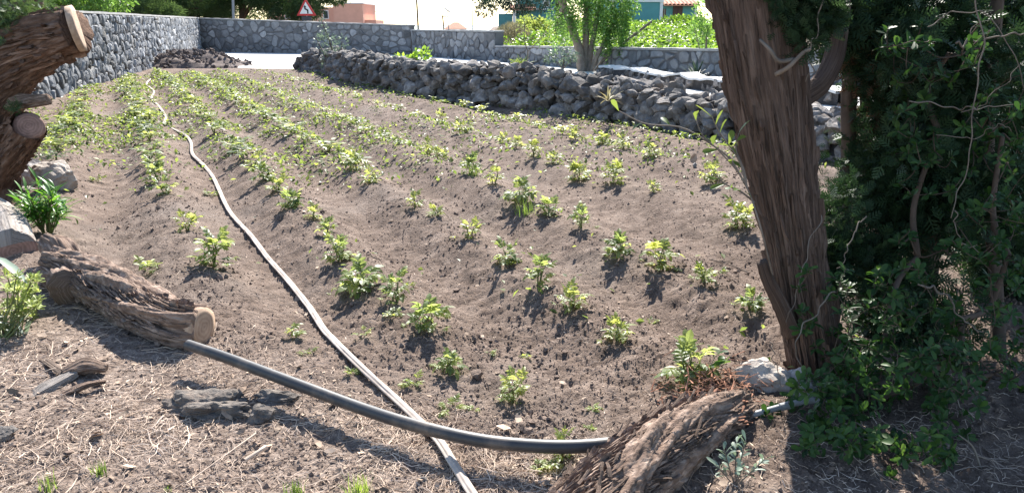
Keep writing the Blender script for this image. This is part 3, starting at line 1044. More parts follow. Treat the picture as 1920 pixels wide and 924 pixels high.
# ------------------------------------------------------------------ pipe and hose
def ground_path(px, z):
    out = []
    for (u, v), h in zip(px, z):
        p = G(u, v, h)
        g = tz(p.x, p.y)
        out.append(G(u, v, h + g))
    return out


def black_pipe():
    px = [(352, 646), (420, 669), (500, 699), (580, 729), (660, 759), (740, 786), (820, 808), (900, 825), (980, 834), (1060, 837), (1140, 832), (1230, 818)]
    z = [0.125, 0.115, 0.10, 0.095, 0.095, 0.10, 0.10, 0.10, 0.10, 0.105, 0.10, 0.07]
    path = ground_path(px, z)
    root = thing('irrigation_pipe', 'thick black plastic pipe lying across the pale hose to the right log', 'pipe', (path[0].x, path[0].y, 0))
    b = Buf()
    V, F, uv = tube(path, [0.0255], 22, 110, cap=False)
    b.add(V, F, 0, uv)
    b.build('pipe_wall', M_pipe, root, smooth=True)
    # open end: inner bore
    d = (path[0] - path[1]).normalized()
    b = Buf(); V, F, uv = tube([path[0], path[0] - d * 0.15], [0.0205, 0.0205], 22, 3, cap=True)
    b.add(V, [f[:, ::-1] for f in F], 0, uv); b.build('bore', M_pipe, root)
    # rim ring
    C = np.array(path[0]); n0 = Vector((0, 0, 1)) - d * d.z; n0.normalize(); b0 = d.cross(n0)
    th = np.linspace(0, 2 * np.pi, 22, endpoint=False)
    ring = lambda r_: C + np.outer(np.cos(th) * r_, n0) + np.outer(np.sin(th) * r_, b0)
    V = np.vstack([ring(0.0256), ring(0.0204)]) + np.array(d) * 0.001
    k = np.arange(22); F = np.stack([k, (k + 1) % 22, 22 + (k + 1) % 22, 22 + k], -1)
    Buf().add(V, [F]).build('rim', M_pipe, root)


black_pipe()


def grey_pipe():
    path = [P(1388, 784, 2.88), P(1440, 769, 2.92), P(1495, 755, 2.97), P(1560, 748, 3.02)]
    root = thing('water_pipe', 'short grey pipe end between the right log and the shrub', 'pipe', (path[0].x, path[0].y, 0))
    V, F, uv = tube(path, [0.013], 14, 24)
    Buf().add(V, F, 0, uv).build('pipe_wall', M_pipe_grey, root, smooth=True)
    V, F, uv = tube([path[1] + (path[2] - path[1]) * 0.4, path[1] + (path[2] - path[1]) * 0.75], [0.0165], 14, 4)
    Buf().add(V, F, 0, uv).build('collar', M_pipe_grey, root, smooth=False)


grey_pipe()


def pale_hose():
    px = [(930, 990), (885, 924), (852, 872), (822, 825), (787, 790), (740, 746), (680, 691), (640, 652), (606, 616), (580, 576), (540, 526), (500, 481), (470, 441), (430, 396), (408, 350), (398, 330), (380, 308), (361, 289), (358, 268), (348, 254), (325, 242), (307, 232), (311, 219), (298, 200), (290, 192), (284, 184), (288, 171), (275, 158), (282, 149), (292, 143)]
    path = ground_path(px, [0.022] * len(px))
    root = thing('layflat_hose', 'long pale ribbed hose snaking between the crop rows', 'hose', (path[0].x, path[0].y, 0))
    def disp(TH, L, f):
        r = 0.0022 * np.cos(TH * 5 + 0.6 * np.sin(L * 0.9)) + 0.0012 * noise(L * 9, TH * 2, 0, 3)
        return r
    V, F, uv = tube(path, [0.0172, 0.0172, 0.018, 0.0205, 0.024], 40, 700, disp=disp, flat=0.72)
    Buf().add(V, F, 0, uv).build('hose_wall', M_hose, root, smooth=True)
    b = Buf()
    for q in (60, 62):                       # a band clip where the pipe crosses
        pass


pale_hose()

# ------------------------------------------------------------------ crop plants
def leaflet(L, W, fold=0.25, curl=0.3):
    """one leaflet along +Y, folded about its midrib"""
    ys = [0, 0.22, 0.55, 0.82, 1.0]; ws = [0.05, 0.8, 1.0, 0.62, 0.0]
    V = []; 
    for y, wv in zip(ys, ws):
        zc = -curl * L * y * y
        V += [(-W * wv / 2, y * L, zc + fold * W * wv / 2), (0, y * L, zc), (W * wv / 2, y * L, zc + fold * W * wv / 2)]
    V = V[:-3] + [(0, L, -curl * L)]
    F4 = []
    for k in range(3):
        a = k * 3
        F4 += [(a, a + 1, a + 4, a + 3), (a + 1, a + 2, a + 5, a + 4)]
    F3 = [(9, 10, 12), (10, 11, 12)]
    return np.array(V), [np.array(F4), np.array(F3)]


def compound_leaf(seed, pairs=2, size=1.0, wide=0.62, petiole=0.4):
    """leaf with a stalk along +Y and paired leaflets; total length about size"""
    r = np.random.default_rng(seed); b = Buf()
    Lp = petiole
    arch = lambda t: 0.30 * t - 0.34 * t * t
    ts = np.linspace(0, Lp + 0.3, 6)
    V, F, uv = tube([(0, t, arch(t)) for t in ts], [0.016, 0.009], 4, 6, cap=False)
    b.add(V, F, -0.1)
    def put(t, ang, L, W, tilt):
        v, f = leaflet(L, W, r.uniform(0.1, 0.5), r.uniform(0.1, 0.6))
        v = v @ (rotz(ang) @ rotx(tilt)).T + np.array([0, t, arch(t)])
        b.add(v, f, r.normal(0, 0.06))
    for k in range(pairs):
        t = Lp + 0.28 * k / max(1, pairs - 1) - 0.02 if pairs > 1 else Lp
        for sgn in (-1, 1):
            put(t, sgn * r.uniform(0.85, 1.2) * -1, r.uniform(0.30, 0.40), r.uniform(0.8, 1.1) * wide * 0.36, r.uniform(-.2, .35))
    put(Lp + 0.28, r.uniform(-.15, .15), r.uniform(0.40, 0.5), wide * 0.5, r.uniform(-.2, .2))
    V = np.concatenate(b.V) * size
    b.V = [V]
    return b


leaf_meshes = {}
def get_leaf(kind, k):
    key = (kind, k)
    if key not in leaf_meshes:
        if kind == 'crop': b = compound_leaf(200 + k, 3, 1.0, 0.52); mat = L_crop
        elif kind == 'young': b = compound_leaf(240 + k, 3, 1.0, 0.46); mat = L_crop2
        elif kind == 'pale': b = compound_leaf(260 + k, 3, 1.0, 0.42); mat = L_weed
        me = b.mesh('leaf'); me.materials.append(mat)
        leaf_meshes[key] = me
    return leaf_meshes[key]


ORD = ['first', 'second', 'third', 'fourth', 'fifth', 'sixth', 'seventh', 'eighth', 'ninth', 'tenth', 'eleventh', 'twelfth', 'thirteenth', 'fourteenth', 'fifteenth', 'sixteenth', 'seventeenth', 'eighteenth', 'nineteenth', 'twentieth']
def ordinal(n):
    tens = {20: 'twenty', 30: 'thirty', 40: 'forty', 50: 'fifty', 60: 'sixty'}
    if n <= 20: return ORD[n - 1]
    if n % 10 == 0: return tens[n][:-1] + 'ieth'
    return tens[n // 10 * 10] + '-' + ORD[n % 10 - 1]


def near_plant(x, y, h, wd, kind, label, nl=None, seed=0, group='crop plants set out in rows'):
    """h height, wd spread; leaves are single objects"""
    r = np.random.default_rng(seed + 900)
    z = tz(x, y, True) - 0.004
    root = thing('crop_plant', label, 'plant', (x, y, z), group)
    ns = 1 if wd < 0.12 else int(r.integers(2, 4))
    b = Buf(); stems = []
    for k in range(ns):
        a = r.uniform(0, 6.28); sp = 0 if ns == 1 else wd * r.uniform(0.10, 0.24)
        top = np.array([math.cos(a) * sp, math.sin(a) * sp, h * r.uniform(0.5, 0.78)])
        pts = [np.array([math.cos(a) * 0.012, math.sin(a) * 0.012, -0.01]), top * np.array([0.5, 0.5, 0.5]) + r.normal(0, 0.006, 3), top]
        V, F, uv = tube(pts, [0.006, 0.0035], 5, 7)
        b.add(V, F); stems.append(pts)
    link('stem', b.mesh('stem'), L_stem, root)
    nl = nl or int(np.clip(9 + wd * 52, 10, 27))
    for k in range(nl):
        pts = stems[k % ns]
        t = r.uniform(0.25, 1.0) if k >= ns * 2 else 1.0
        C = catmull(pts, 12); p = C[int(t * 11)]
        az = k * 2.399 + r.uniform(-.5, .5)
        up = (0.95 if t > 0.9 and k < ns * 2 else r.uniform(-0.3, 0.7))
        L = wd * r.uniform(0.34, 0.56) * (0.75 if t < 0.45 else 1.0)
        o = link('leaf', get_leaf(kind, int(r.integers(0, 6))), None, root, p)
        o.rotation_euler = Euler((up, r.uniform(-.35, .35), az), 'XYZ')
        o.scale = (L, L, L)
    for k in range(int(r.integers(2, 7))):
        a = r.uniform(0, 6.28); d = wd * r.uniform(0.1, 0.5)
        o = link('leaf', get_leaf('pale' if r.random() < 0.6 else 'young', int(r.integers(0, 6))), None, root, (math.cos(a) * d, math.sin(a) * d, 0.012))
        o.rotation_euler = Euler((r.uniform(-0.05, 0.5), r.uniform(-.3, .3), r.uniform(0, 6.28)), 'XYZ'); L = r.uniform(0.04, 0.075); o.scale = (L, L, L)
    return root


def far_tpl(kind, seed):
    """joined stem and foliage templates of a plant of unit spread"""
    r = np.random.default_rng(seed); bl = Buf(); bs = Buf()
    for k in range(2):
        a = r.uniform(0, 6.28)
        V, F, uv = tube([(0, 0, -.02), (0.1 * math.cos(a), 0.1 * math.sin(a), 0.45)], [0.03, 0.02], 4, 4)
        bs.add(V, F)
    for k in range(11):
        v, f = leaflet(1, 1, 0.3, 0.4)
        lb = compound_leaf(seed * 13 + k, 1, r.uniform(0.42, 0.6), 0.8, 0.3)
        V = np.concatenate(lb.V); M = rotz(k * 2.4 + r.uniform(-.4, .4)) @ rotx(r.uniform(-.1, .9))
        Vn = V @ M.T + np.array([r.uniform(-.12, .12), r.uniform(-.12, .12), r.uniform(0.2, 0.5)])
        bl.add(Vn, [np.concatenate(f) for f in lb.F.values()], r.normal(0, 0.12))
    ml = bl.mesh('foliage'); ml.materials.append(L_crop if kind == 'crop' else L_crop2)
    ms = bs.mesh('stem'); ms.materials.append(L_stem)
    return ml, ms


FAR = [far_tpl('crop' if k % 2 else 'young', 70 + k) for k in range(6)]

NEAR = {   # u, v of the foot, height px, spread px, kind
    1: [(400, 518, 80, 95, 'crop'), (352, 442, 48, 60, 'young'), (312, 372, 34, 55, 'crop'), (298, 348, 42, 58, 'crop'), (290, 325, 36, 50, 'crop')],
    2: [(1046, 862, 84, 75, 'young'), (958, 750, 70, 72, 'young'), (842, 690, 48, 80, 'crop'), (795, 628, 56, 95, 'crop'), (742, 583, 64, 72, 'crop'), (664, 556, 62, 98, 'crop'), (640, 505, 48, 75, 'crop'), (618, 455, 30, 50, 'crop'), (590, 425, 26, 46, 'young'), (552, 402, 36, 62, 'crop'), (520, 372, 30, 50, 'young'), (500, 350, 36, 60, 'crop'), (478, 326, 28, 50, 'young')],
    3: [(1292, 722, 80, 128, 'crop'), (1158, 652, 56, 66, 'young'), (1075, 597, 34, 70, 'young'), (1008, 556, 58, 78, 'crop'), (946, 512, 54, 74, 'crop'), (882, 463, 36, 52, 'young'), (822, 420, 22, 40, 'young'), (779, 402, 34, 40, 'young'), (692, 352, 24, 50, 'young'), (664, 326, 28, 60, 'young')],
    4: [(1402, 592, 66, 70, 'crop'), (1318, 546, 42, 60, 'pale'), (1238, 512, 66, 84, 'young'), (1150, 486, 48, 78, 'crop'), (1088, 440, 54, 50, 'crop'), (1028, 415, 38, 55, 'crop'), (975, 392, 50, 78, 'crop'), (925, 364, 42, 46, 'young'), (882, 338, 36, 54, 'crop'), (800, 296, 26, 44, 'young'), (822, 306, 22, 40, 'young')],
    5: [(1384, 436, 44, 82, 'young'), (1226, 376, 32, 38, 'young'), (1146, 356, 40, 62, 'young'), (1086, 342, 34, 56, 'young'), (1036, 318, 26, 40, 'young'), (1000, 306, 34, 40, 'young'), (966, 288, 22, 36, 'young'), (942, 277, 28, 34, 'young'), (830, 240, 24, 30, 'young'), (870, 258, 20, 44, 'young')],
    6: [(1332, 342, 36, 54, 'young'), (1224, 304, 38, 40, 'young'), (1170, 285, 30, 46, 'young'), (1130, 277, 28, 40, 'young'), (1080, 266, 24, 34, 'young')],
}
ROWNAME = ['second row left of the pale hose', 'first row left of the pale hose', 'first row right of the pale hose', 'second row right of the pale hose', 'third row right of the pale hose', 'fourth row right of the pale hose', 'row next to the dry stone wall']


def crops():
    r = np.random.default_rng(77)
    for ri, c in enumerate(ROWS):
        n = 0; last = 8.4
        for (u, v, hp, wp, kind) in NEAR.get(ri, []):
            g = G(u, v); k = math.hypot(g.x, g.y - 0) 
            dep = g.y * math.cos(PITCH) + EYE * math.sin(PITCH)
            wd = wp * dep / FPX * r.uniform(0.82, 1.0); h = hp * dep / FPX * r.uniform(0.55, 0.85)
            n += 1; last = max(last, g.y)
            size = 'big bushy' if wd > 0.24 else 'leafy' if wd > 0.17 else 'small'
            tone = {'crop': 'green', 'young': 'light green', 'pale': 'pale thin'}[kind]
            near_plant(g.x, g.y, h, wd, kind, f'{size} {tone} plant, {ordinal(n)} from near end, {ROWNAME[ri]}', seed=ri * 100 + n)
        y = last + 0.5
        cc = c
        while y < 25.2:
            step = r.uniform(0.45, 0.72) * (1 + 0.02 * y)
            cc = c + (0.03 * (y - 8) if ri >= 4 else 0)
            x = cc - 0.5 * y + r.normal(0, 0.07)
            if x < float(line_x(LW, y)) + 0.55 or x > float(line_x(DS, y)) - 1.1 or x / y < -0.66:
                y += step; continue
            wd = r.uniform(0.20, 0.36) * (1.15 if ri in (0, 1, 2, 3) else 0.85)
            n += 1
            q = int(r.integers(0, 6))
            root = thing('crop_plant', f'{"leafy green" if q % 2 else "bright young"} plant, {ordinal(n)} from near end, {ROWNAME[ri]}', 'plant', (x, y, tz(x, y, True)), 'crop plants set out in rows')
            for nm, me in zip(('foliage', 'stem'), FAR[q]):
                o = link(nm, me, None, root); o.scale = (wd * 1.05, wd * 1.05, wd * r.uniform(0.42, 0.8)); o.rotation_euler = (0, 0, r.uniform(0, 6.3))
            y += step


crops()


def small_weeds():
    """single yellow-green weeds near the camera"""
    spots = [(548, 632, 58, 'yellow green weed left of the hose, level with the log end'), (577, 668, 34, 'small weed left of the hose, nearest the black pipe middle'), (660, 708, 34, 'small pale weed touching the left side of the hose'),
             (686, 640, 38, 'feathery round weed right of the hose'), (772, 722, 52, 'flat feathery weed right of the hose above the pipe'), (842, 768, 56, 'pale feathery weed right of the pipe crossing'), (888, 766, 36, 'yellow tipped weed beside the feathery weed near the pipe'),
             (1105, 808, 30, 'tiny weed above the pipe near the right log'), (1048, 852, 26, 'small weed touching the front of the black pipe'), (1012, 876, 44, 'blue green feathery weed in front of the black pipe'), (285, 512, 66, 'thin pale weed in the bare soil behind the left log'),
             (180, 332, 34, 'small yellow weed beyond the pale boulder'), (735, 612, 40, 'low yellow weed in the clump right of the hose'), (985, 655, 30, 'faint yellow weed near the grey dust patch'), (920, 660, 26, 'tiny yellow weed left of the grey dust patch'), (1110, 770, 34, 'faint pale weed on bare soil above the right log'),
             (395, 352, 28, 'yellow weed beside the far bend of the hose'), (765, 545, 30, 'yellow weed above the big clump right of the hose'), (830, 600, 36, 'yellow weed at the right end of the big clump'), (1225, 580, 26, 'tiny pale weed below the third plant right'), (1350, 512, 30, 'tiny weed just left of the cypress trunk')]
    r = np.random.default_rng(31)
    for k, (u, v, wp, lab) in enumerate(spots):
        g = G(u, v); dep = g.y * math.cos(PITCH) + EYE * math.sin(PITCH); wd = wp * dep / FPX
        root = thing('weed', lab, 'weed', (g.x, g.y, tz(g.x, g.y, True) - 0.003), 'small weeds between the rows')
        for q in range(int(r.integers(7, 12))):
            a = r.uniform(0, 6.28); d = wd * r.uniform(0.0, 0.22)
            o = link('leaf', get_leaf('pale' if k % 3 else 'young', int(r.integers(0, 6))), None, root, (math.cos(a) * d, math.sin(a) * d, wd * r.uniform(0.02, 0.15)))
            o.rotation_euler = (r.uniform(-.05, 0.75), r.uniform(-.3, .3), r.uniform(0, 6.28)); L = wd * r.uniform(0.35, 0.55); o.scale = (L, L, L)


small_weeds()


def ground_weeds():
    """seedling carpet that thickens towards the far end"""
    r = np.random.default_rng(41)
    b = Buf()
    n = 330000
    x, y, d = polar_pts(n, 3.2, 29, 40, r)
    m = field_mask(x, y)
    patch = fbm(x * 0.45, y * 0.45, 0, 3, 51) 
    fine = fbm(x * 2.2, y * 2.2, 0, 2, 52)
    rowy = 0.5 + 0.5 * np.cos(2 * np.pi * rowphase(x + 0.5 * y))
    right = sstep(5.0, 2.2, x + 0.5 * y)
    dens = sstep(7.0, 14, y) * (0.32 + 0.75 * right) + 0.003 * sstep(3.6, 4.6, y + 0.5 * x)
    prob = dens * np.clip(0.62 + 0.7 * patch + 0.5 * fine + 0.5 * (rowy - 0.4), 0.03, 1.0)
    keep = (r.random(n) < prob * 0.74) & (m > 0.5)
    x, y, d = x[keep], y[keep], d[keep]; n = len(x)
    s = r.uniform(0.015, 0.036, n) * (0.8 + 0.038 * d)
    V = np.array([[0, -1, 0], [.55, 0, .25], [0, 1.0, .1], [-.55, 0, .25]])
    M = rotz(r.uniform(0, 6.3, n)) @ rotx(r.normal(0.2, .5, n)) @ roty(r.normal(0, .4, n)) * s[:, None, None]
    scatter(b, (V, [np.array([[0, 1, 2, 3]])]), M, np.column_stack([x, y, terrain(x, y) + r.uniform(0.005, 0.07, n)]), r.normal(-0.05, 0.25, n))
    tag(link('seedling_carpet', b.mesh('seedling_carpet'), L_weed), 'low carpet of yellow green weed seedlings towards the far end', 'weeds', None, 'stuff')


ground_weeds()

# ------------------------------------------------------------------ wood: trunks and logs
def bark_disp(amp, k, s, seed, lump=0.0, lk=2.0, ridge=True, twist=0.0):
    def f(TH, L, fr):
        t = TH + twist * L
        a, b = np.cos(t), np.sin(t)
        n1 = noise(a * k, b * k, L * s, seed); n2 = noise(a * k * 2.3, b * k * 2.3, L * s * 2.1, seed + 3)
        n3 = noise(a * k * 5, b * k * 5, L * s * 6, seed + 5)
        v = (1 - np.abs(n1) * 2.0) + 0.5 * (1 - np.abs(n2) * 2.0) if ridge else n1 + 0.5 * n2
        return amp * (v * 0.7 + 0.30 * n3) + lump * fbm(a * lk, b * lk, L * 1.3, 3, seed + 9)
    return f


def cut_disc(parent, center, normal, radius, mat, name='cut_face', seed=0, O=None, squash=1.0):
    r = np.random.default_rng(seed); n = 40
    th = np.linspace(0, 2 * np.pi, n, endpoint=False)
    rad = radius * (1 + 0.035 * fbm(np.cos(th) * 2, np.sin(th) * 2, seed, 2, seed))
    V = [[0, 0, 0.004]]
    for f, z in ((0.35, 0.003), (0.7, 0.002), (1.0, -0.002)):
        V += [[rad[i] * f * math.cos(th[i]), rad[i] * f * math.sin(th[i]) * squash, z] for i in range(n)]
    V += [[rad[i] * 0.99 * math.cos(th[i]), rad[i] * 0.99 * math.sin(th[i]) * squash, -0.05] for i in range(n)]
    k = np.arange(n); k2 = (k + 1) % n
    F3 = np.stack([np.zeros(n, int), 1 + k, 1 + k2], -1)
    F4 = np.concatenate([np.stack([1 + q * n + k, 1 + (q + 1) * n + k, 1 + (q + 1) * n + k2, 1 + q * n + k2], -1) for q in range(3)])
    o = link(name, fast_mesh(name, np.array(V), [F3, F4], smooth=True), mat, parent)
    o.location = Vector(center) - (O if O is not None else parent.location)
    o.rotation_euler = Vector(normal).to_track_quat('Z', 'Y').to_euler()
    return o


def bark_strips(parent, path, radii, n, Lr, wr, lift, mat, seed, name='bark_strips', drift=0.3, O=None):
    """raised plates and strips of bark lying along a trunk or log"""
    r = np.random.default_rng(seed); m = 400
    C = catmull(path, m); T = np.gradient(C, axis=0); T /= np.linalg.norm(T, axis=1)[:, None]
    rr = np.interp(np.linspace(0, 1, m), np.linspace(0, 1, len(radii)), radii)
    Lc = np.concatenate([[0], np.cumsum(np.linalg.norm(np.diff(C, axis=0), axis=1))])
    ref = np.array([0, 0, 1.0]) if abs(T[0][2]) < 0.92 else np.array([1.0, 0, 0])
    n0 = ref - T[0] * (T[0] @ ref); n0 /= np.linalg.norm(n0); Nn = np.zeros_like(C)
    for i in range(m):
        n0 = n0 - T[i] * (T[i] @ n0); n0 /= np.linalg.norm(n0); Nn[i] = n0
    Bn = np.cross(T, Nn)
    b = Buf(); K = 8
    for k in range(n):
        L = r.uniform(*Lr); s0 = r.uniform(0, max(Lc[-1] - L - 0.02, 0.01)); th = r.uniform(0, 2 * np.pi); w0 = r.uniform(*wr)
        t = np.linspace(0, 1, K); i = np.clip(np.searchsorted(Lc, s0 + t * L), 0, m - 1)
        a = th + drift * L * t + np.cumsum(r.normal(0, 0.02, K)) + drift * s0
        prof = np.sin(np.pi * np.clip(t * 0.94 + 0.03, 0, 1)) ** 0.5 * (1 + r.normal(0, 0.18, K))
        up = lift * r.uniform(0.5, 1.3) * np.ones(K)
        if r.random() < 0.3: up[-2:] += lift * r.uniform(0.3, 1.6)
        rad = rr[i]
        rows = []
        for da, f in ((-1, -0.35), (-0.55, 0.8), (0.45, 1.0), (1, -0.35)):
            aa = a + da * w0 * prof / rad
            R_ = rad + up * f + r.normal(0, lift * 0.12, K)
            rows.append(C[i] + Nn[i] * (np.cos(aa) * R_)[:, None] + Bn[i] * (np.sin(aa) * R_)[:, None])
        V = np.stack(rows, 1).reshape(-1, 3)
        q = np.arange(K - 1)[:, None] * 4; e = np.arange(3)[None]
        F = np.stack([q + e, q + e + 1, q + e + 5, q + e + 4], -1).reshape(-1, 4)
        uv = np.column_stack([np.tile(np.array([0, .3, .6, 1.0]) * 0.05, K) + r.uniform(0, 1), np.repeat(t * L, 4) + r.uniform(0, 3)])
        b.add(V, [F], r.normal(0, 0.16), uv)
    o = b.build(name, mat, parent); o['kind'] = 'stuff'
    return o


def left_tree():
    D = 7.2
    root = thing('cut_back_tree', 'gnarled brown tree with sawn limbs at the left edge', 'tree', G(-50, 385))
    b = Buf()
    main = [P(-62, 430, D), P(-52, 370, D), P(-48, 300, D), P(-42, 230, D), P(-22, 165, D), (P(25, 108, D - 0.05)), P(90, 72, D - 0.1), P(143, 56, D - 0.15)]
    V, F, uv = tube(main, [0.40, 0.37, 0.33, 0.31, 0.29, 0.255, 0.215, 0.19], 130, 190, bark_disp(0.030, 4.6, 2.0, 3, 0.035, 1.5, twist=0.5), cap=True)
    b.add(V, F, 0, uv)
    b.build('trunk', M_bark_l, root, smooth=True)
    bark_strips(root, main, [0.40, 0.37, 0.33, 0.31, 0.29, 0.255, 0.215, 0.19], 900, (0.12, 0.5), (0.008, 0.02), 0.022, M_bark_l, 301, drift=0.6)
    d = (main[-1] - main[-2]).normalized()
    cut_disc(root, main[-1] + d * 0.035, d + Vector((0.3, 0.62, 0.0)), 0.20, M_cut_pale, seed=2)
    # lower sawn limb
    low = [P(-45, 345, D), P(-5, 300, D - 0.15), P(32, 262, D - 0.28), P(54, 236, D - 0.36)]
    V, F, uv = tube(low, [0.25, 0.20, 0.155, 0.135], 100, 90, bark_disp(0.019, 3.8, 2.4, 13, 0.02, 1.5, twist=0.4), cap=False)
    Buf().add(V, F, 0, uv).build('lower_limb', M_bark_l, root, smooth=True)
    bark_strips(root, low, [0.25, 0.20, 0.155, 0.135], 260, (0.1, 0.3), (0.007, 0.015), 0.015, M_bark_l, 302)
    cut_disc(root, low[-1], (low[-1] - low[-2]).normalized() + Vector((0.05, -1.1, 0.35)), 0.125, M_cut_red, seed=5)
    # broken stub
    st = [P(18, 192, D - 0.1), P(55, 190, D - 0.15), P(92, 187, D - 0.2)]
    V, F, uv = tube(st, [0.065, 0.05, 0.036], 40, 40, bark_disp(0.010, 2.6, 3, 23, 0.012), cap=True)
    Buf().add(V, F, 0, uv).build('broken_stub', M_log, root, smooth=True)
    # leader going up out of the picture
    up = [P(-32, 190, D + 0.05), P(0, 110, D + 0.25), P(22, 40, D + 0.35), P(25, -60, D + 0.4), P(-20, -250, D + 0.5), P(-60, -500, D + 0.6)]
    V, F, uv = tube(up, [0.26, 0.25, 0.23, 0.21, 0.17, 0.10], 80, 130, bark_disp(0.018, 3.2, 2.2, 33, 0.03, twist=0.4), cap=True)
    Buf().add(V, F, 0, uv).build('leader', M_bark_l, root, smooth=True)
    # foliage: crown above and left, small sprigs on the bark
    cb = Buf()
    r = np.random.default_rng(9)
    cl = [(P(-90, -120, D + 0.3), 0.6, 1500), (P(-200, -350, D + 0.6), 1.0, 2200), (P(-420, -160, D + 0.2), 0.9, 1500), (P(30, 12, D - 0.1), 0.26, 420), (P(-10, 45, D - 0.25), 0.24, 360), (P(50, 40, D + 0.1), 0.16, 220), (P(105, 28, D - 0.15), 0.08, 90), (P(28, 205, D - 0.3), 0.05, 50)]
    for c, rad, n in cl:
        spray_cloud(cb, np.array(c), np.array([rad, rad, rad * 0.75]), n, 0.075, r)
    cb.build('crown', L_pine, root)


SPRAY = None
def spray_tpl():
    """flat fern-like spray along +Y, unit length"""
    V = []; F = []
    def blade(a, b, w0):
        a = np.array(a, float); b = np.array(b, float); d = b - a; s = np.cross(d, [0, 0, 1.0]); s = s / (np.linalg.norm(s) + 1e-9) * w0
        k = len(V)
        V.extend([a - s * 0.6, a + s * 0.6, a * 0.35 + b * 0.65 + s, b, a * 0.35 + b * 0.65 - s])
        F.append([k, k + 1, k + 2, k + 4]); F3.append([k + 2, k + 3, k + 4])
    F3 = []
    blade((0, 0, 0), (0, 1, -0.12), 0.035)
    for t, l in ((0.2, .5), (0.4, .45), (0.6, .36), (0.8, .24)):
        for sg in (-1, 1):
            blade((0, t, -0.12 * t * t), (sg * l * 0.72, t + l * 0.62, -0.12 * t * t + 0.04), 0.045)
    return np.array(V), [np.array(F), np.array(F3)]


SPRAY = spray_tpl()


def spray_cloud(b, c, rad, n, size, r, droop=0.0, hollow=0.0, out=True, tint=0.0):
    u = r.normal(size=(n, 3)); u /= np.linalg.norm(u, axis=1)[:, None]
    q = (hollow + (1 - hollow) * r.random(n) ** 0.5)[:, None]
    off = u * q * rad
    # clumping
    k = fbm(off[:, 0] * 3.3 / max(rad.max(), .2) + c[0], off[:, 1] * 3.3 / max(rad.max(), .2), off[:, 2] * 3.3 / max(rad.max(), .2) + c[2], 2, int(n) % 97)
    off = off[k > -0.28]; u = u[k > -0.28]; n = len(off)
    d = u * (0.7 if out else 0.0) + r.normal(0, 0.5, (n, 3)) + np.array([0, 0, 0.25 - droop])
    az = np.arctan2(-d[:, 0], d[:, 1]); el = np.arctan2(d[:, 2], np.hypot(d[:, 0], d[:, 1]))
    M = rotz(az) @ rotx(el) @ roty(r.uniform(-1.4, 1.4, n)) * (size * r.uniform(0.6, 1.35, n))[:, None, None]
    scatter(b, SPRAY, M, off + c, r.normal(tint, 0.2, n))


left_tree()


